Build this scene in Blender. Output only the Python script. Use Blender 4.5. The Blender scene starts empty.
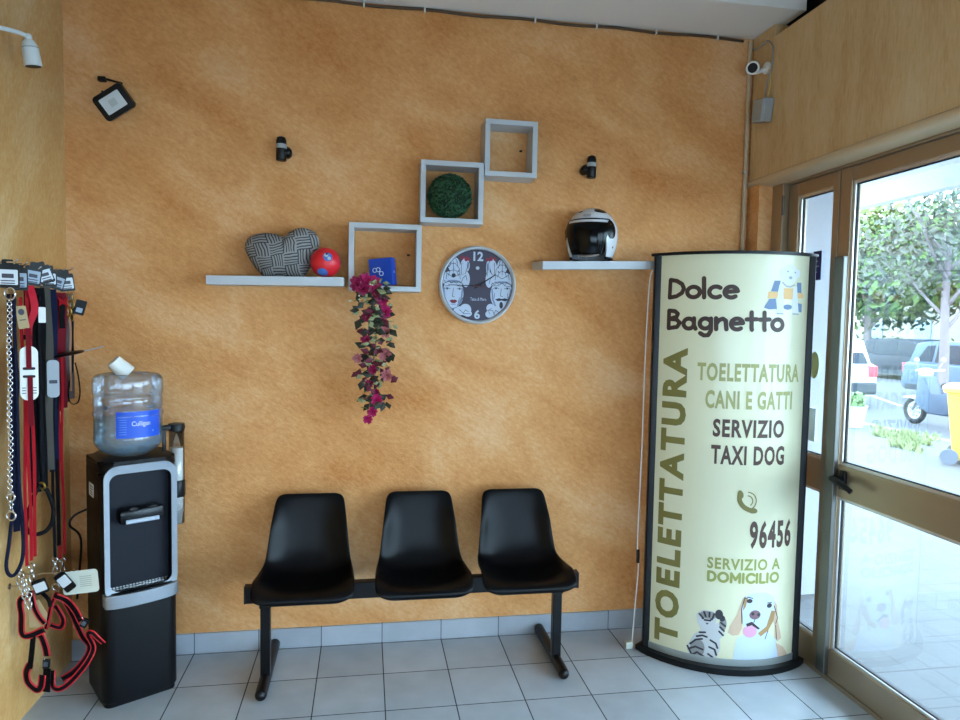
import bpy, bmesh, math, random
from mathutils import Vector, Matrix, Euler
R = math.radians
sc = bpy.context.scene
COL = sc.collection
random.seed(7)

# ------------------------------------------------------------------ camera, light, exposure
def lin(c):
    return tuple((v/255/12.92 if v/255 <= .04045 else ((v/255+.055)/1.055)**2.4) for v in c)

cam = bpy.data.cameras.new('camera'); cam.sensor_width = 36.0; cam.lens = 675.0/960*36; cam.clip_start = .05; cam.clip_end = 300
camo = bpy.data.objects.new('camera', cam); COL.objects.link(camo); sc.camera = camo
_yaw, _pitch, _roll = -.16748, -.05664, .01851
_f = Vector((-math.sin(_yaw)*math.cos(_pitch), math.cos(_yaw)*math.cos(_pitch), math.sin(_pitch)))
_r0 = Vector((math.cos(_yaw), math.sin(_yaw), 0)); _u0 = _r0.cross(_f)
_r = math.cos(_roll)*_r0 + math.sin(_roll)*_u0; _u = -math.sin(_roll)*_r0 + math.cos(_roll)*_u0
_m = Matrix((( _r.x, _u.x, -_f.x), (_r.y, _u.y, -_f.y), (_r.z, _u.z, -_f.z))).to_4x4()
_m.translation = Vector((1.3546, -3.3788, 1.6301)); camo.matrix_world = _m

world = bpy.data.worlds.new('sky'); sc.world = world; world.use_nodes = True
_bg = world.node_tree.nodes['Background']; _bg.inputs[0].default_value = (.56, .79, 1.0, 1); _bg.inputs[1].default_value = 7.0

def area(name, loc, rot, sx, sy, power, color):
    l = bpy.data.lights.new(name, 'AREA'); l.shape = 'RECTANGLE'; l.size = sx; l.size_y = sy; l.energy = power; l.color = color; l.spread = R(125)
    o = bpy.data.objects.new(name, l); COL.objects.link(o); o.location = loc; o.rotation_euler = rot
    return o
# daylight through the rest of the glazed shop front (right wall, towards the street)
area('shopfront_daylight', (3.42, -3.3, 1.0), (0, R(70), 0), 1.6, 2.9, 33, (.52, .76, 1.0))
area('front_fill', (1.9, -5.9, 1.0), (R(72), 0, 0), 2.9, 1.3, 36, (.54, .77, 1.0))  # added fill lamp behind the camera; the front wall has no window

vs = sc.view_settings
sc.display_settings.display_device = 'sRGB'
vs.view_transform = 'Standard'; vs.look = 'None'; vs.gamma = 1; vs.use_curve_mapping = False; vs.exposure = 1.12
sc.cycles.use_denoising = True
sc.cycles.max_bounces = 10; sc.cycles.transparent_max_bounces = 16

# ------------------------------------------------------------------ materials
def mat(name, rgb, rough=.5, metal=0.0, spec=.5, coat=0.0, var=0.0, vscale=20, bump=0.0, bscale=200, emit=0, trans=0, ior=1.45):
    m = bpy.data.materials.new(name); m.use_nodes = True
    nt = m.node_tree; b = nt.nodes['Principled BSDF']
    b.inputs['Base Color'].default_value = (*lin(rgb), 1); b.inputs['Roughness'].default_value = rough
    b.inputs['Metallic'].default_value = metal; b.inputs['Specular IOR Level'].default_value = spec
    b.inputs['Coat Weight'].default_value = coat; b.inputs['IOR'].default_value = ior
    b.inputs['Transmission Weight'].default_value = trans
    if var:
        g = nt.nodes.new('ShaderNodeTexCoord'); n = nt.nodes.new('ShaderNodeTexNoise'); n.inputs['Scale'].default_value = vscale; n.inputs['Detail'].default_value = 5
        h = nt.nodes.new('ShaderNodeHueSaturation'); mr = nt.nodes.new('ShaderNodeMapRange')
        mr.inputs[3].default_value = 1-var; mr.inputs[4].default_value = 1+var
        nt.links.new(g.outputs['Object'], n.inputs['Vector']); nt.links.new(n.outputs[0], mr.inputs[0]); nt.links.new(mr.outputs[0], h.inputs['Value'])
        h.inputs['Color'].default_value = (*lin(rgb), 1); nt.links.new(h.outputs[0], b.inputs['Base Color'])
    if bump:
        g = nt.nodes.new('ShaderNodeTexCoord'); n = nt.nodes.new('ShaderNodeTexNoise'); n.inputs['Scale'].default_value = bscale; n.inputs['Detail'].default_value = 4
        bp = nt.nodes.new('ShaderNodeBump'); bp.inputs['Strength'].default_value = bump; bp.inputs['Distance'].default_value = .004
        nt.links.new(g.outputs['Object'], n.inputs['Vector']); nt.links.new(n.outputs[0], bp.inputs['Height']); nt.links.new(bp.outputs[0], b.inputs['Normal'])
    return m

def clear_mat(name, tint, refl=.06, diff=0.0, dcol=(220, 230, 240), rough=.02):
    m = bpy.data.materials.new(name); m.use_nodes = True; nt = m.node_tree
    for n in list(nt.nodes): nt.nodes.remove(n)
    out = nt.nodes.new('ShaderNodeOutputMaterial'); t = nt.nodes.new('ShaderNodeBsdfTransparent'); t.inputs[0].default_value = (*tint, 1)
    g = nt.nodes.new('ShaderNodeBsdfGlossy'); g.inputs['Roughness'].default_value = rough
    fr = nt.nodes.new('ShaderNodeFresnel'); fr.inputs[0].default_value = 1.45
    sc_ = nt.nodes.new('ShaderNodeMath'); sc_.operation = 'MULTIPLY_ADD'; sc_.inputs[1].default_value = .7 if refl > .05 else .25; sc_.inputs[2].default_value = max(0, refl-.05); sc_.use_clamp = True
    mx = nt.nodes.new('ShaderNodeMixShader'); nt.links.new(fr.outputs[0], sc_.inputs[0]); nt.links.new(sc_.outputs[0], mx.inputs[0])
    base = t.outputs[0]
    if diff:
        d = nt.nodes.new('ShaderNodeBsdfDiffuse'); d.inputs[0].default_value = (*lin(dcol), 1)
        m2 = nt.nodes.new('ShaderNodeMixShader'); m2.inputs[0].default_value = diff
        nt.links.new(base, m2.inputs[1]); nt.links.new(d.outputs[0], m2.inputs[2]); base = m2.outputs[0]
    nt.links.new(base, mx.inputs[1]); nt.links.new(g.outputs[0], mx.inputs[2]); nt.links.new(mx.outputs[0], out.inputs[0])
    return m

def plaster(name, c_lo, c_mid, c_hi, rot, scl, grain=.5, pale=.35):
    """sponged and trowelled plaster: broad blotches plus stretched trowel strokes"""
    m = bpy.data.materials.new(name); m.use_nodes = True; nt = m.node_tree; b = nt.nodes['Principled BSDF']
    b.inputs['Roughness'].default_value = .75; b.inputs['Specular IOR Level'].default_value = .25
    geo = nt.nodes.new('ShaderNodeNewGeometry')
    mp = nt.nodes.new('ShaderNodeMapping'); mp.inputs['Rotation'].default_value = rot
    mp2 = nt.nodes.new('ShaderNodeMapping'); mp2.inputs['Scale'].default_value = scl
    nt.links.new(geo.outputs['Position'], mp.inputs['Vector']); nt.links.new(mp.outputs[0], mp2.inputs['Vector'])
    n1 = nt.nodes.new('ShaderNodeTexNoise'); n1.inputs['Scale'].default_value = 1.5; n1.inputs['Detail'].default_value = 6; n1.inputs['Roughness'].default_value = .6; n1.inputs['Distortion'].default_value = .5
    nt.links.new(mp2.outputs[0], n1.inputs['Vector'])
    n2 = nt.nodes.new('ShaderNodeTexNoise'); n2.inputs['Scale'].default_value = 1.7; n2.inputs['Detail'].default_value = 3
    nt.links.new(geo.outputs['Position'], n2.inputs['Vector'])
    n3 = nt.nodes.new('ShaderNodeTexNoise'); n3.inputs['Scale'].default_value = 34; n3.inputs['Detail'].default_value = 8; n3.inputs['Roughness'].default_value = .75
    nt.links.new(mp2.outputs[0], n3.inputs['Vector'])
    a1 = nt.nodes.new('ShaderNodeMath'); a1.operation = 'MULTIPLY_ADD'; a1.inputs[1].default_value = .44
    a2 = nt.nodes.new('ShaderNodeMath'); a2.operation = 'MULTIPLY'; a2.inputs[1].default_value = .22
    a3 = nt.nodes.new('ShaderNodeMath'); a3.operation = 'MULTIPLY_ADD'; a3.inputs[1].default_value = .34
    nt.links.new(n2.outputs[0], a2.inputs[0]); nt.links.new(n1.outputs[0], a1.inputs[0]); nt.links.new(a2.outputs[0], a1.inputs[2])
    nt.links.new(n3.outputs[0], a3.inputs[0]); nt.links.new(a1.outputs[0], a3.inputs[2])
    cr = nt.nodes.new('ShaderNodeValToRGB'); e = cr.color_ramp.elements
    e[0].position = .38; e[0].color = (*lin(c_lo), 1); e[1].position = .66; e[1].color = (*lin(c_hi), 1)
    x = e.new(.51); x.color = (*lin(c_mid), 1)
    nt.links.new(a3.outputs[0], cr.inputs[0]); nt.links.new(cr.outputs[0], b.inputs['Base Color'])
    n4 = nt.nodes.new('ShaderNodeTexNoise'); n4.inputs['Scale'].default_value = 26; n4.inputs['Detail'].default_value = 8; n4.inputs['Roughness'].default_value = .7; n4.inputs['Distortion'].default_value = .8
    nt.links.new(mp2.outputs[0], n4.inputs['Vector'])
    bp = nt.nodes.new('ShaderNodeBump'); bp.inputs['Strength'].default_value = grain; bp.inputs['Distance'].default_value = .012
    nt.links.new(n4.outputs[0], bp.inputs['Height']); nt.links.new(bp.outputs[0], b.inputs['Normal'])
    return m

def tile_mat(name, ox, oy, size, gw, base, dark, grout, axes='xy', rough=.32):
    m = bpy.data.materials.new(name); m.use_nodes = True; nt = m.node_tree; b = nt.nodes['Principled BSDF']
    geo = nt.nodes.new('ShaderNodeNewGeometry'); sep = nt.nodes.new('ShaderNodeSeparateXYZ'); nt.links.new(geo.outputs['Position'], sep.inputs[0])
    def M(op, a, v=None, w=None):
        n = nt.nodes.new('ShaderNodeMath'); n.operation = op
        for i, q in enumerate((a, v, w)):
            if q is None: continue
            if isinstance(q, (int, float)): n.inputs[i].default_value = q
            else: nt.links.new(q, n.inputs[i])
        return n.outputs[0]
    ds, cells = [], []
    for ax, o in zip(axes, (ox, oy)):
        v = M('DIVIDE', M('SUBTRACT', sep.outputs['xyz'.index(ax)], o), size)
        cells.append(M('FLOOR', M('ADD', v, .0)))
        fr = M('FRACT', v); ds.append(M('MINIMUM', fr, M('SUBTRACT', 1.0, fr)))
    d = ds[0] if len(ds) == 1 else M('MINIMUM', ds[0], ds[1])
    mask = M('LESS_THAN', d, gw/size/2)
    wn = nt.nodes.new('ShaderNodeTexWhiteNoise'); wn.noise_dimensions = '2D'
    cmb = nt.nodes.new('ShaderNodeCombineXYZ'); nt.links.new(cells[0], cmb.inputs[0])
    if len(cells) > 1: nt.links.new(cells[1], cmb.inputs[1])
    nt.links.new(cmb.outputs[0], wn.inputs['Vector'])
    n = nt.nodes.new('ShaderNodeTexNoise'); n.inputs['Scale'].default_value = 7; n.inputs['Detail'].default_value = 6
    nt.links.new(geo.outputs['Position'], n.inputs['Vector'])
    f = M('ADD', M('MULTIPLY', wn.outputs[0], .35), M('MULTIPLY', n.outputs[0], .75))
    mc = nt.nodes.new('ShaderNodeMix'); mc.data_type = 'RGBA'; nt.links.new(f, mc.inputs[0])
    mc.inputs[6].default_value = (*lin(dark), 1); mc.inputs[7].default_value = (*lin(base), 1)
    mg = nt.nodes.new('ShaderNodeMix'); mg.data_type = 'RGBA'; nt.links.new(mask, mg.inputs[0])
    nt.links.new(mc.outputs[2], mg.inputs[6]); mg.inputs[7].default_value = (*lin(grout), 1)
    nt.links.new(mg.outputs[2], b.inputs['Base Color'])
    nt.links.new(M('MULTIPLY_ADD', mask, .5, rough), b.inputs['Roughness'])
    bp = nt.nodes.new('ShaderNodeBump'); bp.inputs['Strength'].default_value = .4; bp.inputs['Distance'].default_value = .002
    nt.links.new(M('SUBTRACT', 1.0, mask), bp.inputs['Height']); nt.links.new(bp.outputs[0], b.inputs['Normal'])
    return m

M_wall = plaster('sponged orange plaster', (189, 119, 60), (216, 156, 98), (234, 192, 148), (0, R(-32), 0), (.9, 1, 1.8))
M_wallR = plaster('streaked ochre plaster', (184, 146, 98), (206, 176, 132), (214, 194, 160), (0, 0, 0), (1, 3.0, .5), .2)
M_wallL = plaster('pale streaked plaster', (182, 126, 66), (198, 154, 96), (216, 188, 144), (R(20), 0, 0), (1, 2.0, .9), .3)
M_front = mat('ochre plaster', (150, 122, 86), .8)
M_ceil = mat('white ceiling paint', (226, 224, 220), .8, var=.02, vscale=3)
M_floor = tile_mat('beige floor tiles', .2467, -.0234, .3, .005, (186, 194, 202), (142, 150, 158), (50, 54, 58))
M_base = tile_mat('beige skirting tiles', .2467, 0, .3, .004, (176, 182, 190), (138, 144, 152), (80, 82, 86), 'x', .35)
M_pave = tile_mat('pale paving', .1, .05, .25, .006, (88, 90, 93), (78, 80, 83), (66, 68, 71), 'xy', .7)
M_road = mat('grey asphalt', (76, 78, 84), .9, var=.08, vscale=3)
M_conc = mat('pale concrete', (150, 150, 148), .85, var=.05, vscale=4)
M_bronze = mat('bronze anodised aluminium', (170, 152, 128), .32, .65, var=.04, vscale=8)
M_alu = mat('grey anodised aluminium', (112, 112, 108), .33, .8)
M_silver = mat('bare aluminium bead', (225, 226, 226), .28, .8)
M_gask = mat('black rubber gasket', (20, 21, 23), .6)
M_glass = clear_mat('window glass', (.97, .985, .98), .05)
M_trim = mat('beige painted moulding', (196, 172, 138), .5)
M_white = mat('white laminate', (180, 184, 188), .35)
M_whitep = mat('white plastic', (226, 226, 222), .4)
M_whitem = mat('white painted metal', (205, 212, 212), .35)
M_black = mat('black plastic', (9, 10, 13), .4, spec=.35)
M_blackg = mat('glossy black plastic', (6, 7, 10), .25, spec=.3)
M_blackm = mat('black powder coated steel', (9, 9, 12), .35, spec=.3)
M_blackr = mat('black webbing', (8, 8, 11), .8, spec=.15, bump=.3, bscale=400)
M_grey = mat('grey plastic', (150, 154, 154), .5)
M_chrome = mat('chrome', (215, 215, 218), .18, 1)
M_red = mat('red nylon webbing', (150, 12, 22), .7, spec=.15, bump=.3, bscale=400)
M_dred = mat('crimson webbing', (104, 12, 24), .7, spec=.15, bump=.3, bscale=400)
M_pink = mat('coral red collar', (176, 20, 38), .6, spec=.2)
M_redp = mat('red piping', (186, 22, 38), .5)
M_navy = mat('navy rope', (12, 18, 42), .75, spec=.2, bump=.4, bscale=500)
M_gry = mat('grey brown webbing', (74, 69, 62), .8, spec=.15)
M_brown = mat('dark brown leather', (58, 38, 28), .5)
M_gold = mat('brass', (200, 160, 70), .3, 1)
M_card = mat('white card', (226, 226, 220), .6)
M_card2 = mat('cream printed card', (196, 200, 188), .6)
M_cardblk = mat('black printed card', (7, 7, 9), .45, spec=.3)
M_print = mat('dark printing', (60, 60, 70), .6)
M_kraft = mat('kraft card', (172, 148, 108), .7)

# ------------------------------------------------------------------ mesh helpers
class MB:
    def __init__(self): self.b = bmesh.new()
    def _add(self, verts, faces, M=None):
        vv = [self.b.verts.new(M @ Vector(v) if M else v) for v in verts]
        for f in faces:
            try: self.b.faces.new([vv[i] for i in f])
            except ValueError: pass
        return self
    def box(self, c, s, rot=None, bev=0):
        M = Matrix.Translation(c) @ (Euler(rot).to_matrix().to_4x4() if rot else Matrix.Identity(4))
        x, y, z = s[0]/2, s[1]/2, s[2]/2
        t = bmesh.new(); bmesh.ops.create_cube(t, size=1, matrix=Matrix.Diagonal((s[0], s[1], s[2], 1)))
        if bev: bmesh.ops.bevel(t, geom=t.edges[:], offset=bev, segments=2, affect='EDGES', profile=.5)
        return self.merge(t, M)
    def merge(self, t, M=None):
        t.verts.index_update(); t.verts.ensure_lookup_table()
        self._add([v.co.copy() for v in t.verts], [[v.index for v in f.verts] for f in t.faces], M); t.free(); return self
    def tube(self, pts, r, seg=8, closed=False, caps=True):
        pts = [Vector(p) for p in pts]; n = len(pts); rs = r if isinstance(r, (list, tuple)) else [r]*n
        tang = []
        for i in range(n):
            a = pts[(i-1) % n] if (closed or i > 0) else pts[i]; b = pts[(i+1) % n] if (closed or i < n-1) else pts[i]
            d = b-a; tang.append(d.normalized() if d.length > 1e-9 else Vector((0, 0, 1)))
        ref = Vector((0, 0, 1)) if abs(tang[0].z) < .9 else Vector((1, 0, 0))
        u = tang[0].cross(ref).normalized(); V = []; F = []
        for i in range(n):
            u = (u - tang[i]*u.dot(tang[i])); u = u.normalized() if u.length > 1e-6 else tang[i].orthogonal().normalized()
            w = tang[i].cross(u)
            for k in range(seg):
                a = 2*math.pi*k/seg; V.append(pts[i] + rs[i]*(math.cos(a)*u + math.sin(a)*w))
        for i in range(n if closed else n-1):
            j = (i+1) % n
            for k in range(seg): F.append([i*seg+k, i*seg+(k+1) % seg, j*seg+(k+1) % seg, j*seg+k])
        if caps and not closed: F.append(list(range(seg))[::-1]); F.append([(n-1)*seg+k for k in range(seg)])
        return self._add(V, F)
    def cyl(self, p0, p1, r, r1=None, seg=24): return self.tube([p0, p1], [r, r if r1 is None else r1], seg)
    def lathe(self, prof, c=(0, 0, 0), seg=32, M=None):
        V = []; F = []; n = len(prof)
        for r, z in prof:
            for k in range(seg):
                a = 2*math.pi*k/seg; V.append(Vector((c[0]+r*math.cos(a), c[1]+r*math.sin(a), c[2]+z)))
        for i in range(n-1):
            for k in range(seg): F.append([i*seg+k, i*seg+(k+1) % seg, (i+1)*seg+(k+1) % seg, (i+1)*seg+k])
        if prof[0][0] > 1e-6: F.append(list(range(seg))[::-1])
        if prof[-1][0] > 1e-6: F.append([(n-1)*seg+k for k in range(seg)])
        return self._add(V, F, M)
    def prism(self, poly, h0, h1, M=None, bev=0):
        """poly in xy, extruded along z from h0 to h1"""
        n = len(poly)
        t = bmesh.new(); lo = [t.verts.new((p[0], p[1], h0)) for p in poly]; hi = [t.verts.new((p[0], p[1], h1)) for p in poly]
        t.faces.new(lo[::-1]); top = t.faces.new(hi)
        for i in range(n): t.faces.new([lo[i], lo[(i+1) % n], hi[(i+1) % n], hi[i]])
        if bev:
            ed = [e for e in t.edges if abs(e.verts[0].co.z-e.verts[1].co.z) < 1e-9]
            bmesh.ops.bevel(t, geom=ed, offset=bev, segments=3, affect='EDGES', profile=.5)
        return self.merge(t, M)
    def sphere(self, c, r, seg=24, rings=14, scale=(1, 1, 1)):
        t = bmesh.new(); bmesh.ops.create_uvsphere(t, u_segments=seg, v_segments=rings, radius=r, matrix=Matrix.Translation(c) @ Matrix.Diagonal((*scale, 1)))
        return self.merge(t)
    def torus(self, c, R0, r, axis=(0, 0, 1), seg=20, ms=8, sx=1, sy=1, spin=0):
        q = Vector((0, 0, 1)).rotation_difference(Vector(axis)).to_matrix() @ Matrix.Rotation(spin, 3, 'Z')
        pts = [Vector(c) + q @ Vector((R0*sx*math.cos(2*math.pi*k/seg), R0*sy*math.sin(2*math.pi*k/seg), 0)) for k in range(seg)]
        return self.tube(pts, r, ms, closed=True)
    def ribbon(self, pts, w, th, wd=(1, 0, 0)):
        """flat strap swept along pts; wd = width direction (or list)"""
        pts = [Vector(p) for p in pts]; n = len(pts); V = []; F = []
        for i in range(n):
            d = (pts[min(i+1, n-1)]-pts[max(i-1, 0)]).normalized()
            a = Vector(wd[i] if isinstance(wd, list) else wd); a = (a-d*a.dot(d)); a = a.normalized() if a.length > 1e-5 else d.orthogonal().normalized()
            b = d.cross(a)
            for s, t in ((-1, -1), (1, -1), (1, 1), (-1, 1)): V.append(pts[i]+a*s*w/2+b*t*th/2)
        for i in range(n-1):
            for k in range(4): F.append([i*4+k, i*4+(k+1) % 4, (i+1)*4+(k+1) % 4, (i+1)*4+k])
        F.append([3, 2, 1, 0]); F.append([(n-1)*4+k for k in range(4)])
        return self._add(V, F)
    def build(self, name, m, parent=None, smooth=None, world=False, origin=True):
        b = self.b
        bmesh.ops.recalc_face_normals(b, faces=b.faces[:])
        me = bpy.data.meshes.new(name); o = bpy.data.objects.new(name, me); COL.objects.link(o)
        if parent is not None:
            if world: b.transform(WM(parent).inverted())
            o.parent = parent
        elif origin and len(b.verts):
            xs = [v.co for v in b.verts]
            c = Vector(((min(v.x for v in xs)+max(v.x for v in xs))/2, (min(v.y for v in xs)+max(v.y for v in xs))/2, min(v.z for v in xs)))
            b.transform(Matrix.Translation(-c)); o.location = c
        b.to_mesh(me); b.free()
        me.materials.append(m)
        if smooth: me.shade_smooth() if smooth is True else me.set_sharp_from_angle(angle=R(smooth)); 
        if smooth and smooth is not True:
            for p in me.polygons: p.use_smooth = True
        return o

def WM(o):
    m = Matrix.LocRotScale(o.location, o.rotation_euler, o.scale)
    return WM(o.parent) @ m if o.parent else m
def thing(name, label, cat, loc=(0, 0, 0), rotz=0, group=None):
    o = bpy.data.objects.new(name, None); COL.objects.link(o); o.empty_display_size = .1
    o.location = loc; o.rotation_euler = (0, 0, rotz); return tag(o, label, cat, group)
def tag(o, label, cat=None, group=None, kind=None):
    o['label'] = label
    if cat: o['category'] = cat
    if group: o['group'] = group
    if kind: o['kind'] = kind
    return o
def struct(o, label=None, cat=None):
    o['kind'] = 'structure'
    if label: o['label'] = label
    if cat: o['category'] = cat
    return o
def smoothpath(pts, n=6, closed=False):
    P = [Vector(p) for p in pts]; out = []; L = len(P)
    for i in range(L if closed else L-1):
        p0 = P[(i-1) % L] if (closed or i > 0) else P[i]; p1 = P[i]; p2 = P[(i+1) % L]; p3 = P[(i+2) % L] if (closed or i+2 < L) else p2
        for k in range(n):
            t = k/n
            out.append(.5*((2*p1)+(-p0+p2)*t+(2*p0-5*p1+4*p2-p3)*t*t+(-p0+3*p1-3*p2+p3)*t**3))
    if not closed: out.append(P[-1])
    return out
def rrect(w, h, r, n=6, cx=0, cy=0):
    pts = []
    for sx, sy, a0 in ((1, 1, 0), (-1, 1, 90), (-1, -1, 180), (1, -1, 270)):
        for k in range(n+1):
            a = R(a0+90*k/n); pts.append((cx+sx*(w/2-r)+r*math.cos(a), cy+sy*(h/2-r)+r*math.sin(a)))
    return pts
def ellipse(cx, cy, rx, ry, n=20, rot=0):
    return [(cx+rx*math.cos(2*math.pi*k/n)*math.cos(rot)-ry*math.sin(2*math.pi*k/n)*math.sin(rot), cy+rx*math.cos(2*math.pi*k/n)*math.sin(rot)+ry*math.sin(2*math.pi*k/n)*math.cos(rot)) for k in range(n)]
XZ = Matrix(((1, 0, 0, 0), (0, 0, -1, 0), (0, 1, 0, 0), (0, 0, 0, 1)))      # xy polygon -> xz plane, extrusion towards -y
YZ = Matrix(((0, 0, 1, 0), (1, 0, 0, 0), (0, 1, 0, 0), (0, 0, 0, 1)))       # xy polygon -> yz plane, extrusion towards +x

# text and flat artwork as thin meshes
def text_bm(s, bold=.0, spacing=1.0):
    c = bpy.data.curves.new('t', 'FONT'); c.body = s; c.size = 1; c.offset = bold; c.space_character = spacing; c.resolution_u = 3
    o = bpy.data.objects.new('t', c); COL.objects.link(o)
    me = bpy.data.meshes.new_from_object(o)
    b = bmesh.new(); b.from_mesh(me)
    bpy.data.objects.remove(o); bpy.data.meshes.remove(me); bpy.data.curves.remove(c)
    return b
def fit(b, x0, x1, y0, y1, rot90=False):
    if rot90: b.transform(Matrix.Rotation(R(90), 4, 'Z'))
    xs = [v.co.x for v in b.verts]; ys = [v.co.y for v in b.verts]
    ax, bx, ay, by = min(xs), max(xs), min(ys), max(ys)
    for v in b.verts:
        v.co = Vector((x0+(v.co.x-ax)/(bx-ax)*(x1-x0), y0+(v.co.y-ay)/(by-ay)*(y1-y0), 0))
    return b
def poly_bm(polys):
    b = bmesh.new()
    for i, p in enumerate(polys):
        f = b.faces.new([b.verts.new((q[0], q[1], i*2e-6)) for q in p])
    bmesh.ops.triangulate(b, faces=b.faces[:]); return b
def stroke_polys(lines, w):
    out = []
    for L in lines:
        for i in range(len(L)-1):
            a, c = Vector(L[i][:2]), Vector(L[i+1][:2]); d = (c-a)
            if d.length < 1e-6: continue
            n = Vector((-d.y, d.x)).normalized()*w/2
            out.append([a+n, a-n, c-n, c+n])
        for p in L: out.append(ellipse(p[0], p[1], w/2, w/2, 10))
    return out

# ------------------------------------------------------------------ the setting
def sbox(name, m, lo, hi, label=None):
    o = MB().box([(a+b)/2 for a, b in zip(lo, hi)], [b-a for a, b in zip(lo, hi)]).build(name, m)
    return struct(o, label)
sbox('floor', M_floor, (-.02, -6, -.06), (3.53, 0, 0), 'beige tiled shop floor with dark joints')
sbox('wall_back', M_wall, (-.2, 0, -.06), (3.6, .2, 3.5), 'sponged orange plaster wall')
sbox('wall_left', M_wallL, (-.2, -6, -.06), (0, 0, 3.5), 'pale ochre plaster wall')
sbox('wall_front', M_front, (-.2, -6.2, -.06), (3.6, -6, 3.5))
sbox('wall_right', M_wallR, (3.36, -6, 2.395), (3.50, -.02, 3.085), 'ochre plaster lintel wall above the glass door')
sbox('wall_right_corner', M_wall, (3.365, -.11, 0), (3.6, 0, 3.10), 'narrow plaster return beside the door')
sbox('wall_right_corner.001', M_wallR, (3.36, -.2, 3.085), (3.43, 0, 3.145))
sbox('wall_right_end', M_front, (3.44, -6, 0), (3.6, -4.85, 2.42))
sbox('ceiling', M_ceil, (-.2, -6, 3.32), (3.6, 0, 3.5))
sbox('ceiling_drop', M_ceil, (0, -.356, 3.147), (3.42, 0, 3.32), 'white dropped ceiling box along the back wall')
sbox('recess_shade_board', mat('painted recess shade', (26, 28, 30), .8), (3.5, -6, 2.42), (3.6, 0, 3.5), 'dark board put in for the shaded gap above the lintel wall')  # shade of the gap over the lintel, painted as a dark board
sbox('baseboard_back', M_base, (0, -.012, 0), (3.365, 0, .096), 'beige tiled skirting')
# moulding under the lintel
mb = MB(); prof = [(3.36, 2.402), (3.352, 2.396), (3.35, 2.386), (3.356, 2.374), (3.372, 2.366), (3.40, 2.362), (3.46, 2.362), (3.46, 2.402)]
V = [(x, y, z) for y in (-6, -.0) for x, z in prof]; n = len(prof)
mb._add(V, [[i, (i+1) % n, n+(i+1) % n, n+i] for i in range(n)] + [list(range(n))[::-1], [n+i for i in range(n)]])
struct(mb.build('trim_2', M_trim, smooth=40), 'rounded beige moulding above the door')

# glazed door front along x = 3.5
def yz(mb, x0, x1, y0, y1, z0, z1, bev=.003): return mb.box(((x0+x1)/2, (y0+y1)/2, (z0+z1)/2), (x1-x0, abs(y1-y0), z1-z0), bev=bev)
fr = MB()
yz(fr, 3.44, 3.53, -.20, -.11, 0, 2.37); yz(fr, 3.465, 3.53, -4.85, -.20, 2.352, 2.42); yz(fr, 3.47, 3.53, -4.85, -.2, 0, .02, .002)
frame = struct(fr.build('door_frame', M_bronze), 'bronze aluminium door frame')
def leaf(name, label, y0, y1, sw0, sw1, panes=True):
    """y0 far edge, y1 near edge (y1 < y0)"""
    root = bpy.data.objects.new(name, None); COL.objects.link(root); root.location = (3.5, (y0+y1)/2, 0); root['kind'] = 'structure'; root['label'] = label
    f = MB(); x0, x1 = 3.475, 3.525
    yz(f, x0, x1, y0-sw0, y0, .022, 2.35); yz(f, x0, x1, y1, y1+sw1, .022, 2.35)
    for z0, z1 in ((.022, .15), (.865, 1.012), (2.285, 2.35)): yz(f, x0+.001, x1-.001, y1+sw1, y0-sw0, z0, z1)
    f.build('door_leaf_frame', M_bronze, root, world=True)
    g = MB(); s = MB(); k = MB()
    for z0, z1 in ((.15, .865), (1.012, 2.285)):
        a, b = y1+sw1, y0-sw0
        yz(g, 3.498, 3.504, a+.004, b-.004, z0+.004, z1-.004, 0)
        for q, w, x in ((s, .012, 3.486), (k, .005, 3.4945)):
            o = 0 if q is s else .012
            yz(q, x, x+.009, a+o, a+o+w, z0+o, z1-o, 0); yz(q, x, x+.009, b-o-w, b-o, z0+o, z1-o, 0)
            yz(q, x, x+.0085, a+o+w, b-o-w, z0+o, z0+o+w, 0); yz(q, x, x+.0085, a+o+w, b-o-w, z1-o-w, z1-o, 0)
    g.build('glass_pane', M_glass, root, world=True); s.build('glazing_bead', M_silver, root, world=True); k.build('gasket', M_gask, root, world=True)
    return root
d1 = leaf('door_1', 'narrow fixed glass door leaf beside the totem', -.205, -.575, .075, .04)
d2 = leaf('door_2', 'wide glass door leaf with black lever handle', -.585, -1.62, .07, .09)
d3 = leaf('door_3', 'glass door leaf further along the shop front', -1.63, -2.6, .08, .08)
d4 = leaf('window_1', 'glass shop front pane', -2.61, -4.84, .08, .08)
a = MB(); yz(a, 3.452, 3.476, -.655, -.595, .03, 1.955, .004)
a.build('closing_strip', M_alu, d2, world=True)
h = MB(); h.box((3.468, -.70, .95), (.016, .034, .085), bev=.004); h.cyl((3.47, -.70, .955), (3.415, -.70, .955), .016)
h.tube(smoothpath([(3.417, -.69, .957), (3.41, -.74, .953), (3.413, -.79, .938), (3.417, -.815, .928)]), [.014]*13+[.012]*6, 10)
h.build('lever_handle', M_black, d2, world=True, smooth=True)
for k in (0, 1):
    z = 2.25 if k == 0 else .3
    MB().cyl((3.445, -.20, z-.05), (3.445, -.20, z+.05), .008, seg=12).build('hinge', M_alu, d1, world=True, smooth=40)
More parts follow.
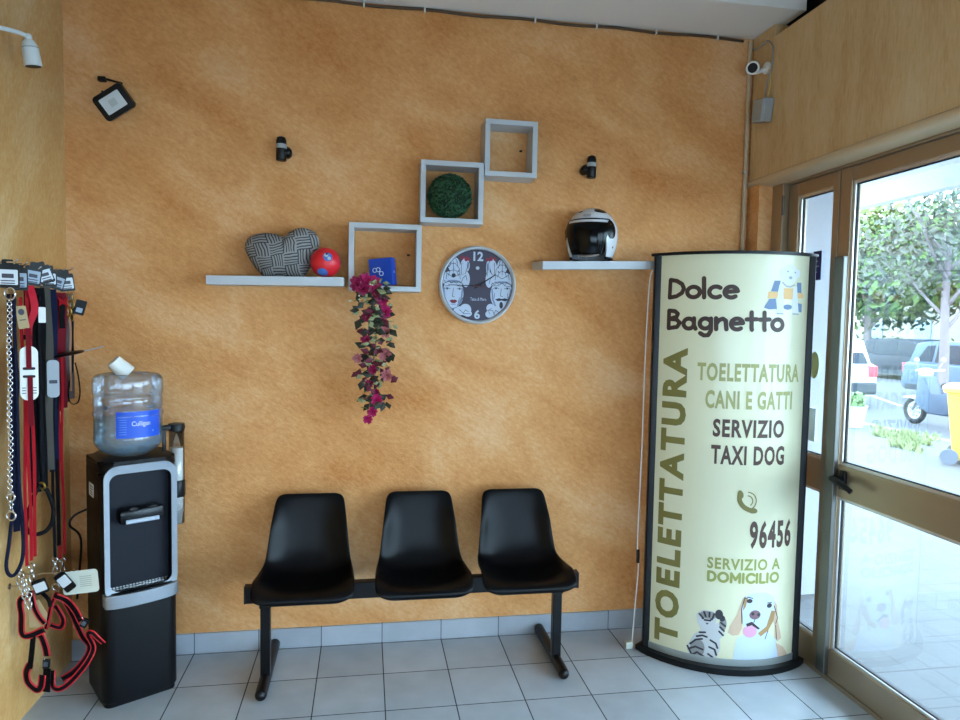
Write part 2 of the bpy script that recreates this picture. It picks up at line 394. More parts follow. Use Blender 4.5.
# stickers on the narrow pane
def sticker(name, label, y0, y1, z0, z1, m, lines=None, lm=None):
    o = MB().box((3.4965, (y0+y1)/2, (z0+z1)/2), (.001, abs(y1-y0), z1-z0)).build(name, m); tag(o, label, 'sticker')
    if lines:
        q = MB()
        for (a, b, c, d) in lines: q.box((3.4957, y0+(a+b)/2*(y1-y0), z0+(c+d)/2*(z1-z0)), (.0006, abs((b-a)*(y1-y0)), (d-c)*(z1-z0)))
        q.build('printing', lm, o, world=True)
    return o
M_navys = mat('navy sticker', (26, 34, 92), .4); M_pale = mat('pale blue sticker', (200, 214, 226), .5)
sticker('door_sticker', 'navy blue sticker at the top of the narrow glass door pane', -.385, -.445, 1.86, 2.0, M_navys, [(.15, .7, .8, .86), (.15, .6, .62, .67), (.15, .75, .45, .5), (.15, .55, .25, .3)], mat('sticker lettering', (120, 130, 190), .5))
o = MB().prism(ellipse(-.43, 1.45, .032, .065, 24), 3.496, 3.4972, YZ).build('round_sticker', mat('olive sticker', (150, 156, 110), .5)); tag(o, 'round olive sticker in the middle of the narrow glass pane', 'sticker')
o = MB().box((3.4965, -.42, 1.16), (.001, .07, .16)).build('paper_notice', M_pale); tag(o, 'pale paper notice stuck low on the narrow glass pane', 'notice')

# ------------------------------------------------------------------ ceiling cable, pipe, camera, junction box
t = thing('ceiling_cable', 'brown cable clipped along the top of the back wall', 'cable', (2.2, -.01, 3.13))
pts = [(.3+i*.1, -.010, 3.134 - .004*math.sin(i*1.3)) for i in range(31)]
MB().tube(pts, .007, 6).build('cable', mat('brown cable', (86, 66, 48), .6), t, smooth=True, world=True)
for x in (1.33, 1.62, 2.17, 2.49, 2.81, 3.15):
    MB().box((x, -.012, 3.134), (.008, .022, .024), bev=.002).build('cable_clip', M_whitep, t, world=True)
t = thing('conduit_pipe', 'thin beige conduit pipe running down the right corner', 'pipe', (3.34, -.014, 1.2))
MB().cyl((3.338, -.013, 1.0), (3.338, -.013, 3.13), .011, seg=14).build('pipe', mat('beige pvc', (190, 170, 142), .45), t, smooth=40, world=True)
for z in (2.98, 2.45, 1.9): MB().box((3.338, -.011, z), (.03, .02, .014), bev=.003).build('pipe_clip', M_grey, t, world=True)
t = thing('security_camera', 'small white security camera in the upper right corner', 'camera', (3.30, -.13, 2.95))
ax = Vector((-.50, -.82, -.28)).normalized(); c = Vector((3.287, -.13, 2.948))
MB().tube([c-ax*.06, c+ax*.012, c+ax*.02], [.028, .034, .031], 24).build('housing', M_whitep, t, world=True, smooth=40)
MB().tube([c+ax*.019, c+ax*.022], .024, 24).build('lens', M_blackg, t, world=True, smooth=40)
MB().tube(smoothpath([tuple(c-ax*.04), (3.325, -.10, 2.94), (3.352, -.15, 2.945)]), .010, 10).cyl((3.348, -.15, 2.945), (3.359, -.15, 2.945), .03).build('bracket', M_whitep, t, world=True, smooth=40)
t = thing('junction_box', 'grey plastic junction box below the security camera', 'box', (3.34, -.17, 2.68))
MB().box((3.332, -.165, 2.728), (.054, .10, .115), (R(10), 0, 0), bev=.008).build('case', M_grey, t, world=True)
MB().box((3.303, -.165, 2.728), (.006, .09, .105), (R(10), 0, 0), bev=.003).build('lid', mat('grey lid', (160, 164, 163), .5), t, world=True)
w = MB().tube(smoothpath([(3.34, -.16, 2.78), (3.345, -.17, 2.86), (3.35, -.20, 2.95), (3.35, -.20, 3.03), (3.35, -.15, 3.08), (3.345, -.07, 3.07), (3.345, -.03, 3.09)]), .0035, 6).build('camera_wire', M_grey, smooth=True)
tag(w, 'grey wire looping from the junction box up to the ceiling', 'wire')
w = MB().tube(smoothpath([(3.345, -.175, 2.78), (3.348, -.195, 2.84), (3.35, -.19, 2.90), (3.352, -.165, 2.94)]), .003, 6).build('power_wire', mat('pale yellow wire', (210, 180, 110), .5), smooth=True)
tag(w, 'pale yellow wire between junction box and security camera', 'wire')
w = MB().tube([(3.47, -.2, 3.09), (3.46, -.6, 3.10), (3.48, -1.2, 3.11), (3.47, -2, 3.10)], .02, 8).build('gap_shade_tube', M_black, smooth=True)  # black filler added in the gap, stands in for its shade
tag(w, 'black tube added to darken the gap on top of the lintel wall', 'cable')

# ------------------------------------------------------------------ wall lamps
def sconce(x, side, label):
    t = thing('wall_sconce', label, 'lamp', (x, -.06, 2.365), 0, 'black wall sconces')
    MB().lathe([(.0, 0), (.021, 0), (.024, .004), (.024, .055)], seg=24).build('lower_shade', M_black, t, smooth=40)
    MB().lathe([(.0245, .055), (.0245, .075)], seg=24).build('band', M_grey, t, smooth=40)
    MB().lathe([(.024, .075), (.024, .092), (.019, .106), (.008, .112), (0, .112)], seg=24).build('upper_shade', M_black, t, smooth=40)
    MB().sphere((side*.022, .022, .045), .026, 16, 10).cyl((side*.022, .02, .045), (side*.022, .059, .045), .022).build('mount', M_black, t, smooth=40)
sconce(.955, 1, 'black wall sconce on the left, mount on its right')
sconce(2.468, -1, 'black wall sconce on the right, above the helmet')

t = thing('floodlight', 'small black floodlight tilted on the upper left wall', 'lamp', (.245, -.08, 2.57))
Mf = Matrix.Translation((.245, -.085, 2.575)) @ Matrix.Rotation(R(18), 4, 'X') @ Matrix.Rotation(R(-33), 4, 'Y')
Mp = Mf @ XZ
MB().prism(rrect(.145, .112, .014), 0, .03, Mp, bev=.004).build('housing', M_black, t, world=True, smooth=30)
MB().prism(rrect(.098, .07, .004), .031, .033, Mp).build('lens', mat('floodlight glass', (196, 202, 204), .25), t, world=True)
MB().prism(rrect(.034, .03, .003), .0332, .034, Mp).build('led_panel', mat('led panel', (168, 176, 176), .4), t, world=True)
MB().box((0, .05, .0), (.10, .09, .02)).b.free()
br = MB(); br.tube([Mf @ Vector((-.05, .01, .02)), Mf @ Vector((-.05, .06, .02)), Mf @ Vector((.05, .06, .02)), Mf @ Vector((.05, .01, .02))], .008, 8); br.build('bracket', M_black, t, world=True, smooth=True)
MB().tube(smoothpath([tuple(Mf @ Vector((.015, .0, .05))), (.262, -.06, 2.665), (.235, -.03, 2.68), (.19, -.012, 2.695), (.16, -.012, 2.70)]), .005, 8).build('cable', M_black, t, world=True, smooth=True)
MB().box((.165, -.012, 2.695), (.035, .024, .022), bev=.005).build('cable_plug', M_black, t, world=True)
o = MB().cyl((.168, 0, 2.637), (.168, -.018, 2.637), .006, seg=10).build('screw', M_black, smooth=40); tag(o, 'dark screw in the wall beside the floodlight', 'screw')

t = thing('wall_spotlight', 'white cylindrical spotlight on an arm high on the left wall', 'lamp', (.08, -.56, 2.58))
MB().cyl((0, -.635, 2.655), (.014, -.635, 2.655), .036).cyl((.014, -.635, 2.655), (.024, -.635, 2.655), .022).build('wall_plate', M_whitem, t, world=True, smooth=40)
MB().tube(smoothpath([(.016, -.635, 2.655), (.05, -.61, 2.66), (.08, -.57, 2.665), (.10, -.548, 2.662)]), .008, 10).sphere((.10, -.548, 2.66), .014, 12, 8).build('arm', M_whitem, t, world=True, smooth=True)
ax = Vector((.10, .12, -1)).normalized(); c = Vector((.10, -.545, 2.655))
MB().tube([c, c+ax*.012, c+ax*.03], [.010, .022, .027], 24).build('socket_cap', M_whitem, t, world=True, smooth=30)
MB().tube([c+ax*.031, c+ax*.034], .0285, 24).build('joint_ring', M_grey, t, world=True, smooth=30)
MB().tube([c+ax*.034, c+ax*.098], [.028, .030], 24).build('shade', M_whitem, t, world=True, smooth=30)
MB().tube([c+ax*.0981, c+ax*.099], .026, 24).build('lamp_lens', M_black, t, world=True, smooth=30)

# ------------------------------------------------------------------ shelves
def floating(x0, x1, z0, label, roll=0, sag=0):
    o = MB().box((0, 0, .02), (x1-x0, .214, .04), bev=.0015).build('floating_shelf', M_white, origin=False)
    o.location = ((x0+x1)/2, -.111, z0+math.sin(R(roll))*(x1-x0)/2); o.rotation_euler = (R(sag), R(-roll), 0)
    tag(o, label, 'shelf', 'white floating shelves')
floating(.653, 1.252, 1.775, 'white floating shelf under the heart cushion and red ball', .8, 1)
floating(2.185, 2.80, 1.892, 'white floating shelf under the white helmet', 1.9, 3.5)
def cube(x0, x1, z0, z1, label, bm):
    t = thing('cube_shelf', label, 'shelf', ((x0+x1)/2, -.066, z0), 0, 'stepped white cube shelves')
    th = .024; w = x1-x0; h = z1-z0; d = .13
    MB().box((0, 0, th/2), (w, d, th), bev=.001).build('bottom_panel', M_white, t)
    MB().box((0, 0, h-th/2), (w, d, th), bev=.001).build('top_panel', M_white, t)
    MB().box((w/2-.055, .06, h*.58), (.014, .008, .01), bev=.002).build('wall_hanger', M_black, t)
    for s in (-1, 1): MB().box((s*(w/2-th/2), 0, h/2), (th, d-.001, h-2*th)).build('side_panel', M_white, t)
cube(1.270, 1.611, 1.767, 2.085, 'largest white cube shelf, lowest, with blue box inside', 0)
cube(1.603, 1.906, 2.099, 2.393, 'middle white cube shelf holding a green leaf ball', 0)
cube(1.910, 2.168, 2.334, 2.604, 'smallest white cube shelf, topmost and empty', 0)

# heart cushion
HEART = [(490, 212), (440, 198), (380, 193), (310, 207), (272, 240), (262, 290), (285, 345), (315, 395), (345, 432), (375, 452), (480, 456), (580, 454), (612, 436), (642, 390), (672, 330), (692, 265), (691, 220), (670, 185), (630, 162), (580, 158), (530, 178)]
HP = [((p.x-480)/1284, (456-p.y)/1284) for p in smoothpath([(x, y, 0) for x, y in HEART], 3, True)]
mb = MB(); NA, NR = len(HP), 8; V = []; F = []
for sgn in (1, -1):
    for j in range(NR+1):
        rr = math.sin(j/NR*math.pi/2); th = math.cos(j/NR*math.pi/2)
        for hx, hz in HP: V.append(Vector((hx*rr, -sgn*th**.9*.075, .105+(hz-.105)*rr)))
for s_ in range(2):
    o0 = s_*(NR+1)*NA
    for j in range(NR):
        for k in range(NA): F.append([o0+j*NA+k, o0+j*NA+(k+1) % NA, o0+(j+1)*NA+(k+1) % NA, o0+(j+1)*NA+k])
mb._add(V, F, Matrix.Translation((.968, -.088, 1.820)) @ Matrix.Rotation(R(-.8), 4, 'Y')); bmesh.ops.remove_doubles(mb.b, verts=mb.b.verts[:], dist=.0006)
def basket_mat():
    m = bpy.data.materials.new('woven grey strips'); m.use_nodes = True; nt = m.node_tree; b = nt.nodes['Principled BSDF']; b.inputs['Roughness'].default_value = .7
    tc = nt.nodes.new('ShaderNodeTexCoord'); mp = nt.nodes.new('ShaderNodeMapping'); mp.inputs['Rotation'].default_value = (0, R(12), 0); mp.inputs['Scale'].default_value = (17, 17, 17)
    nn = nt.nodes.new('ShaderNodeTexNoise'); nn.inputs['Scale'].default_value = 9; vm = nt.nodes.new('ShaderNodeMix'); vm.data_type = 'VECTOR'; vm.inputs[0].default_value = .045
    nt.links.new(tc.outputs['Object'], nn.inputs['Vector']); nt.links.new(tc.outputs['Object'], vm.inputs[4]); nt.links.new(nn.outputs['Color'], vm.inputs[5]); nt.links.new(vm.outputs[1], mp.inputs['Vector'])
    sep = nt.nodes.new('ShaderNodeSeparateXYZ'); nt.links.new(mp.outputs[0], sep.inputs[0])
    def M(op, a, v=None):
        n = nt.nodes.new('ShaderNodeMath'); n.operation = op
        for i, q in enumerate((a, v)):
            if q is None: continue
            if isinstance(q, (int, float)): n.inputs[i].default_value = q
            else: nt.links.new(q, n.inputs[i])
        return n.outputs[0]
    x, z = sep.outputs[0], sep.outputs[2]
    chk = M('MODULO', M('ABSOLUTE', M('ADD', M('FLOOR', x), M('FLOOR', z))), 2)
    sx = M('FRACT', M('MULTIPLY', x, 5)); sz = M('FRACT', M('MULTIPLY', z, 5))
    mixs = M('ADD', M('MULTIPLY', sx, chk), M('MULTIPLY', sz, M('SUBTRACT', 1.0, chk)))
    cr = nt.nodes.new('ShaderNodeValToRGB'); e = cr.color_ramp.elements
    e[0].position = .25; e[0].color = (*lin((40, 40, 44)), 1); e[1].position = .55; e[1].color = (*lin((140, 139, 138)), 1)
    nt.links.new(mixs, cr.inputs[0]); nt.links.new(cr.outputs[0], b.inputs['Base Color'])
    return m
o = mb.build('heart_cushion', basket_mat(), smooth=True); tag(o, 'grey woven pattern heart cushion on the left floating shelf', 'cushion')
# red ball
t = thing('toy_ball', 'red ball with blue marks beside the heart cushion', 'ball', (1.165, -.150, 1.8222))
MB().sphere((0, 0, .069), .069, 32, 20).build('ball', mat('red rubber', (214, 34, 44), .35), t, smooth=True)
def ballspot(mb, th, ph, r, off=.0012):
    n = Vector((math.sin(th)*math.cos(ph), -math.cos(th)*math.cos(ph), math.sin(ph))); u = n.cross(Vector((0, 0, 1))).normalized(); w = u.cross(n)
    V = [Vector((0, 0, .069))+n*(.069+off)]; F = []
    for ring in (.5, 1):
        for k in range(14):
            a = 2*math.pi*k/14; p = (n*.069+(u*math.cos(a)+w*math.sin(a))*r*ring).normalized()*(.069+off); V.append(p+Vector((0, 0, .069)))
    for k in range(14): F.append([0, 1+k, 1+(k+1) % 14]); F.append([1+k, 15+k, 15+(k+1) % 14, 1+(k+1) % 14])
    mb._add(V, F)
M_bm = mat('blue print', (70, 110, 180), .4)
for th_, ph_, r_ in ((12, 18, .022), (-12, -46, .025), (95, 5, .022)):
    mb = MB(); ballspot(mb, R(th_), R(ph_), r_); mb.build('blue_mark', M_bm, t, smooth=True)
mb = MB(); ballspot(mb, R(6), R(24), .009, .002); ballspot(mb, R(17), R(12), .008, .002); mb.build('white_mark', M_white, t, smooth=True)
mb = MB(); ballspot(mb, R(8), R(28), .005, .003); mb.build('black_mark', M_black, t, smooth=True)
# blue box in the lowest cube
t = thing('gift_box', 'bright blue box leaning inside the lowest cube shelf', 'box', (1.43, -.068, 1.792), R(-24))
mb = MB(); mb.box((0, 0, .068), (.118, .05, .13), (0, R(-5), 0), bev=.002); mb.build('carton', mat('blue carton', (8, 66, 170), .4), t)
mb = MB()
for dx, dz in ((-.03, .075), (-.012, .078), (.004, .06)): mb.torus((dx, -.0265, dz), .010, .0022, (0, 1, 0), 14, 6)
mb.build('printed_rings', mat('pale print', (190, 205, 225), .5), t, smooth=True)
mb = MB(); mb.box((.0585, .0, .07), (.002, .012, .012)); mb.build('printed_mark', M_white, t)

# leafy ball
def leaf_cloud(mb, c, rad, n, size, rnd, shell=.0, flat=1.0, up=0):
    for _ in range(n):
        while True:
            p = Vector((rnd.uniform(-1, 1), rnd.uniform(-1, 1), rnd.uniform(-1, 1)))
            if shell <= p.length <= 1: break
        d = p.normalized(); q = Vector((p.x*rad[0], p.y*rad[1], p.z*rad[2]))+Vector(c)
        u = (d.orthogonal()+Vector((rnd.uniform(-1, 1), rnd.uniform(-1, 1), rnd.uniform(-1, 1)))).normalized(); nrm = (d+Vector((rnd.uniform(-.8, .8), rnd.uniform(-.8, .8), rnd.uniform(-.8, .8)))).normalized()
        w = nrm.cross(u).normalized(); s = size*rnd.uniform(.6, 1.3)
        mb._add([q-u*s, q+w*s*.5+nrm*s*.15, q+u*s, q-w*s*.5+nrm*s*.15], [[0, 1, 2, 3]])
rnd = random.Random(3)
t = thing('leaf_ball', 'dark green artificial boxwood ball in the middle cube shelf', 'plant', (1.745, -.112, 2.119))
MB().sphere((0, 0, .110), .098, 24, 14).build('core', mat('dark green core', (14, 34, 20), .9), t, smooth=True)
mb = MB(); leaf_cloud(mb, (0, 0, .110), (.106, .102, .106), 3200, .009, rnd, .9)
mb.build('foliage', mat('boxwood leaves', (34, 78, 46), .5, var=.5, vscale=60), t)

# clock
t = thing('wall_clock', 'round silver-rimmed wall clock with two crowned faces', 'clock', (1.903, 0, 1.813))
def disc(mb, r, y0, y1, seg=64): return mb.cyl((0, y0, 0), (0, y1, 0), r, seg=seg)
mb = MB(); pts = [(.178, -.0), (.194, -.0), (.196, -.02), (.193, -.036), (.186, -.040), (.179, -.034), (.178, -.02)]
V = []; F = []; S_ = 64
for r_, y_ in pts:
    for k in range(S_): a = 2*math.pi*k/S_; V.append(Vector((r_*math.cos(a), y_, r_*math.sin(a))))
for i in range(len(pts)):
    for k in range(S_): j = (i+1) % len(pts); F.append([i*S_+k, i*S_+(k+1) % S_, j*S_+(k+1) % S_, j*S_+k])
mb._add(V, F); mb.build('rim', mat('silver plastic', (204, 208, 212), .35, .3), t, smooth=50)
disc(MB(), .1785, -.001, -.020).build('dial', mat('dark violet dial', (54, 48, 66), .5), t, smooth=40)
def clock_decal(name, bm, m, y):
    q = MB(); bm.transform(Matrix.Translation((0, y, 0)) @ Matrix.Rotation(R(90), 4, 'X')); q.merge(bm)
    return q.build(name, m, t)
cl = lambda p: [(x, y) if math.hypot(x, y) < .175 else (x*.175/math.hypot(x, y), y*.175/math.hypot(x, y)) for x, y in p]
P720 = lambda x, y: ((x-352)/292*.193, (372-y)/292*.193)                  # dial artwork drawn on a 720 unit sheet
def pp(*a): return cl([P720(x, y) for x, y in a])
def pe(x, y, rx, ry, n=18, rot=0): return cl([P720(*q) for q in ellipse(x, y, rx, ry, n, rot)])
M_cw = mat('dial white', (176, 186, 204), .5); M_cb = mat('dial blue grey', (112, 128, 160), .5); M_cd = mat('dial ink', (30, 32, 46), .5); M_cr = mat('dial red', (120, 20, 44), .5); M_cg = mat('dial grey', (166, 176, 192), .5)
white = [pe(165, 440, 80, 112, 28), pe(540, 440, 88, 115, 28), pe(165, 330, 95, 60, 22), pe(170, 225, 45, 60), pe(240, 240, 28, 75, 16, .25), pe(275, 225, 14, 40, 12), pe(262, 330, 30, 60),
         pe(540, 330, 98, 60, 22), pe(540, 225, 40, 55), pe(475, 240, 28, 75, 16, -.25), pe(430, 240, 14, 60, 12), pe(440, 330, 28, 60),
         pe(215, 570, 45, 36), pe(262, 560, 45, 45), pe(280, 588, 32, 24), pe(120, 560, 40, 50), pe(455, 545, 32, 34), pe(450, 590, 34, 28), pe(500, 570, 45, 45)]
clock_decal('dial_faces', poly_bm(white), M_cw, -.0206)
gl = [pe(x, y, 11, 11, 10) for x, y in ((130, 300), (205, 300), (170, 250), (150, 205), (190, 205), (240, 290), (235, 210), (270, 260), (500, 300), (580, 300), (540, 255), (525, 210), (560, 205), (475, 290), (475, 215), (435, 270), (120, 345), (210, 350), (500, 345), (590, 345))]
clock_decal('crown_ornaments', poly_bm(gl), M_cg, -.0209)
ink = stroke_polys([[P720(*q) for q in L] for L in (
    [(95, 365), (130, 350), (165, 358), (200, 350), (240, 365)], [(455, 365), (500, 345), (540, 355), (580, 345), (620, 365)],
    [(100, 405), (120, 395), (142, 405)], [(195, 405), (215, 395), (236, 405)], [(472, 395), (495, 384), (518, 395)], [(560, 395), (582, 384), (604, 395)],
    [(105, 385), (140, 380)], [(195, 380), (235, 388)], [(470, 375), (515, 372)], [(560, 372), (605, 378)],
    [(168, 400), (160, 460), (176, 465)], [(536, 395), (530, 450), (548, 455)], [(95, 480), (120, 535), (165, 555), (210, 535), (240, 470)],
    [(120, 290), (165, 320), (215, 290)], [(490, 290), (540, 320), (590, 290)], [(165, 280), (165, 200)], [(540, 290), (540, 190)], [(225, 300), (225, 210)], [(255, 290), (285, 200)], [(480, 300), (480, 200)], [(425, 300), (425, 210)],
    [(215, 560), (250, 590), (300, 590)], [(112, 330), (118, 250), (150, 215), (180, 215), (210, 250), (218, 330)], [(125, 305), (140, 270), (165, 262), (190, 270), (205, 305)], [(225, 360), (240, 320), (262, 300), (270, 340)], [(135, 240), (150, 190), (170, 172), (190, 190), (200, 240)], [(487, 330), (492, 250), (520, 215), (560, 215), (588, 250), (595, 330)], [(505, 305), (520, 270), (540, 262), (562, 270), (575, 305)], [(510, 240), (520, 190), (540, 172), (558, 190), (568, 240)], [(440, 360), (450, 320), (470, 305)], [(95, 340), (110, 360), (130, 345), (150, 362), (170, 345), (190, 362), (210, 345), (232, 362)], [(462, 350), (480, 368), (500, 350), (520, 368), (540, 350), (560, 368), (580, 350), (610, 368)], [(245, 590), (262, 560), (285, 575)], [(448, 590), (440, 560), (462, 545)], [(480, 590), (495, 560), (520, 575)], [(150, 520), (185, 520)], [(215, 470), (205, 505)], [(585, 430), (590, 470)], [(485, 430), (480, 470)], [(430, 560), (470, 560), (490, 600)])], .0024)
clock_decal('ink_lines', poly_bm(ink), M_cd, -.0212)
mus = [pe(168, 303, 16, 16, 12), pp((488, 478), (520, 466), (540, 472), (565, 466), (598, 476), (570, 490), (540, 484), (512, 490)), pe(537, 520, 14, 26), pe(120, 405, 8, 6, 10), pe(215, 405, 8, 6, 10), pe(495, 394, 8, 6, 10), pe(582, 394, 8, 6, 10)]
clock_decal('moustache_and_eyes', poly_bm(mus), M_cd, -.0215)
shade = [pp((85, 400), (100, 390), (108, 470), (130, 530), (118, 530), (95, 480)), pp((232, 400), (244, 400), (236, 480), (205, 535), (195, 530), (222, 475)), pp((458, 400), (470, 395), (476, 470), (500, 530), (485, 525), (465, 480)), pp((605, 395), (622, 400), (612, 480), (580, 535), (572, 525), (598, 475)), pe(165, 345, 60, 8), pe(540, 345, 62, 8), pe(275, 225, 8, 30), pe(430, 235, 8, 40)]
clock_decal('face_shading', poly_bm(shade), M_cb, -.0208)
lips = [pp((138, 495), (158, 484), (168, 488), (180, 484), (200, 494), (182, 512), (158, 512)), pe(230, 170, 14, 16, 12), pe(262, 176, 16, 20, 12), pe(284, 180, 10, 14, 12), pe(425, 178, 12, 14, 12), pe(452, 170, 15, 18, 12), pe(482, 172, 12, 14, 12)]
clock_decal('red_lips_and_flowers', poly_bm(lips), M_cr, -.0215)
b = text_bm('12', .03); x0, y0 = P720(316, 190); x1, y1 = P720(392, 120); clock_decal('numeral', fit(b, x0, x1, y0, y1), M_cw, -.0216)
b = text_bm('6', .03); x0, y0 = P720(330, 628); x1, y1 = P720(374, 560); clock_decal('numeral', fit(b, x0, x1, y0, y1), M_cw, -.0216)
b = text_bm('Teste di Moro', .0); x0, y0 = P720(298, 490); x1, y1 = P720(420, 466); clock_decal('dial_lettering', fit(b, x0, x1, y0, y1), M_cw, -.0216)
clock_decal('crest', poly_bm([pe(350, 243, 15, 13, 8)]), M_cg, -.0212)
def hand(name, tip, tail, w, y, m):
    a = Vector(P720(*tip)); c = Vector(tail); d = (a-c).normalized(); n = Vector((-d.y, d.x))*w/2; c2 = c-d*.02
    q = MB(); V = [(p.x, yy, p.y) for yy in (y, y-.0012) for p in (c2+n, c2-n, a-n*.5, a+n*.5)]
    q._add(V, [[0, 1, 2, 3], [7, 6, 5, 4], [0, 4, 5, 1], [1, 5, 6, 2], [2, 6, 7, 3], [3, 7, 4, 0]]); q.build(name, m, t)
hand('hour_hand', (490, 288), (0, -.005), .009, -.025, M_black); hand('minute_hand', (128, 375), (0, -.004), .006, -.0275, M_black)
hand('second_hand', (430, 385), (0, -.005), .003, -.029, M_cr)
disc(MB(), .005, -.02, -.031, 16).build('hub', M_black, t)

# helmet
t = thing('helmet', 'white open-face motor scooter helmet with dark visor on the right shelf', 'helmet', (2.458, -.122, 1.949), R(-34))
t.scale = (1.07, 1.05, 1.14)
def hel(az, el, k=1.0):
    """point on the helmet: az 0 = front (-y), el from -64 (rim) to 90 degrees"""
    e = math.degrees(el); ce = math.cos(el) if el > 0 else 1-.20*(e/64)**2
    z = math.sin(el)*.116 if el > 0 else (e/64)*.106
    return Vector((math.sin(az)*ce*.120*k, -math.cos(az)*ce*.130*k, z*k+.1075))
NAz, NE = 72, 26
def opening(az):
    """lower edge of the shell: open in front, cheeks reach down at the sides"""
    a = abs((az+math.pi) % (2*math.pi)-math.pi); a0, a1 = R(46), R(58)
    if a < a0: return R(16)
    if a < a1: return R(16)+R(-80)*((a-a0)/(a1-a0))**1.0
    return R(-64)
Vl = [hel(2*math.pi*k/NAz, opening(2*math.pi*k/NAz)+(R(89)-opening(2*math.pi*k/NAz))*i/NE) for i in range(NE+1) for k in range(NAz)]
F = [[i*NAz+k, i*NAz+(k+1) % NAz, (i+1)*NAz+(k+1) % NAz, (i+1)*NAz+k] for i in range(NE) for k in range(NAz)] + [[NE*NAz+k for k in range(NAz)]]
mb = MB(); mb._add(Vl, F); sh = mb.build('shell', mat('white lacquer', (206, 208, 212), .2, coat=.6), t, smooth=True)
md = sh.modifiers.new('thick', 'SOLIDIFY'); md.thickness = .008; md.offset = -1
def shell_patch(az0, az1, lim, s, n=28, m_=12):
    V = []
    for i in range(m_+1):
        for k in range(n+1):
            u = k/n; lo, hi = lim(u); V.append(hel(az0+(az1-az0)*u, lo+(hi-lo)*i/m_, s))
    return V, [[i*(n+1)+k, i*(n+1)+k+1, (i+1)*(n+1)+k+1, (i+1)*(n+1)+k] for i in range(m_) for k in range(n)]
def vis_low(u):
    a = -64+128*u; e = abs(a)
    return (R(-56) if e < 40 else R(-56+60*min(1, (e-40)/14)), R(21))
q = MB(); q._add(*shell_patch(R(-64), R(64), vis_low, 1.012, 40, 14))
vi = q.build('visor', mat('smoked visor', (4, 5, 7), .15, spec=.25), t, smooth=True); md = vi.modifiers.new('thick', 'SOLIDIFY'); md.thickness = .004
q = MB(); q._add(*shell_patch(R(-66), R(66), lambda u: (R(27), R(30.5)), 1.006, 32, 2)); q.build('visor_seal', M_black, t, smooth=True)
for a0, a1, e0, e1 in ((R(24), R(74), R(46), R(64)), (R(-40), R(-16), R(48), R(55))):
    q = MB(); q._add(*shell_patch(a0, a1, lambda u: (e0+R(5)*(2*u-1)**2, e1-R(4)*(2*u-1)**2), 1.006, 12, 5)); q.build('air_vent', M_black, t, smooth=True)
b = text_bm('PREMIER', .0); fit(b, -.16, .16, -.05, .05)
for k in range(-15, 16): bmesh.ops.bisect_plane(b, geom=b.verts[:]+b.edges[:]+b.faces[:], plane_co=(k*.01, 0, 0), plane_no=(1, 0, 0))
for v in b.verts: v.co = hel(R(2)+v.co.x*1.15, R(38)+v.co.y*1.3, 1.004)
MB().merge(b).build('lettering', M_print, t)
for a0 in (64, -64):
    q = MB(); q._add([hel(R(a0)+R(13)*math.cos(a), R(6)+R(22)*math.sin(a), 1.018) for a in [2*math.pi*k/20 for k in range(20)]]+[hel(R(a0), R(6), 1.04)]+[hel(R(a0)+R(13)*math.cos(a), R(6)+R(22)*math.sin(a), .99) for a in [2*math.pi*k/20 for k in range(20)]], [[k, (k+1) % 20, 20] for k in range(20)]+[[k, (k+1) % 20, 21+(k+1) % 20, 21+k] for k in range(20)])
    q.build('visor_hinge', M_blackg, t, smooth=40)
q = MB(); q._add([hel(R(74)+R(2.5)*math.cos(a), R(-36)+R(3)*math.sin(a), 1.006) for a in [2*math.pi*k/12 for k in range(12)]], [list(range(12))]); q.build('stud', M_black, t)
q = MB(); q.sphere((0, .012, .11), .10, 20, 12, (1.05, 1.1, .95)); q.build('lining', mat('black lining', (10, 10, 12), .9), t, smooth=True)
q = MB(); q.tube([hel(R(58)+R(244)*k/30, R(-64), .985) for k in range(31)], .006, 8); q.build('rim_trim', M_black, t, smooth=True)
q = MB(); q.tube(smoothpath([(.07, -.06, .06), (.06, -.085, .02), (.02, -.10, .008), (-.03, -.10, .008)]), .006, 8); q.build('chin_strap', mat('grey strap', (120, 110, 104), .6), t, smooth=True)

# flower garland
t = thing('flower_garland', 'trailing garland of magenta artificial flowers hanging from the lowest cube shelf', 'plant', (1.36, -.16, 1.15))
rnd = random.Random(11)
stem_pts = [(1.36, -.10, 1.80), (1.35, -.15, 1.815), (1.37, -.19, 1.77), (1.39, -.185, 1.68), (1.40, -.17, 1.55), (1.39, -.16, 1.42), (1.40, -.16, 1.30), (1.39, -.16, 1.21), (1.365, -.16, 1.155)]
sp = smoothpath(stem_pts, 6)
q = MB(); q.tube(sp, .0035, 6)
for i in range(30):
    p = sp[int(6+i*(len(sp)-8)/30)]; e = p+Vector((rnd.uniform(-.085, .085), rnd.uniform(-.03, .02), rnd.uniform(-.02, .04))); q.tube([p, (p+e)/2+Vector((0, -.01, .012)), e], .0018, 5)
q.build('stems', mat('green stems', (104, 112, 70), .6), t, smooth=True, world=True)
def leafs(n, zr, spread, size):
    q = MB()
    for i in range(n):
        z = rnd.uniform(*zr); c = min(sp, key=lambda v: abs(v.z-z)); p = c+Vector((max(-1.7*spread, min(1.7*spread, rnd.gauss(0, spread))), rnd.uniform(-.035, .02), rnd.uniform(-.02, .02)))
        d = Vector((rnd.uniform(-1, 1), rnd.uniform(-.5, .3), rnd.uniform(-.7, .5))).normalized(); n_ = Vector((rnd.uniform(-.6, .6), -1, rnd.uniform(-.5, .8))).normalized(); w = d.cross(n_).normalized(); s = size*rnd.uniform(.7, 1.25)
        q._add([p, p+d*s*.45+w*s*.32, p+d*s, p+d*s*.45-w*s*.32, p+d*s*.45+n_*s*.08], [[0, 1, 4], [1, 2, 4], [2, 3, 4], [3, 0, 4]])
    return q
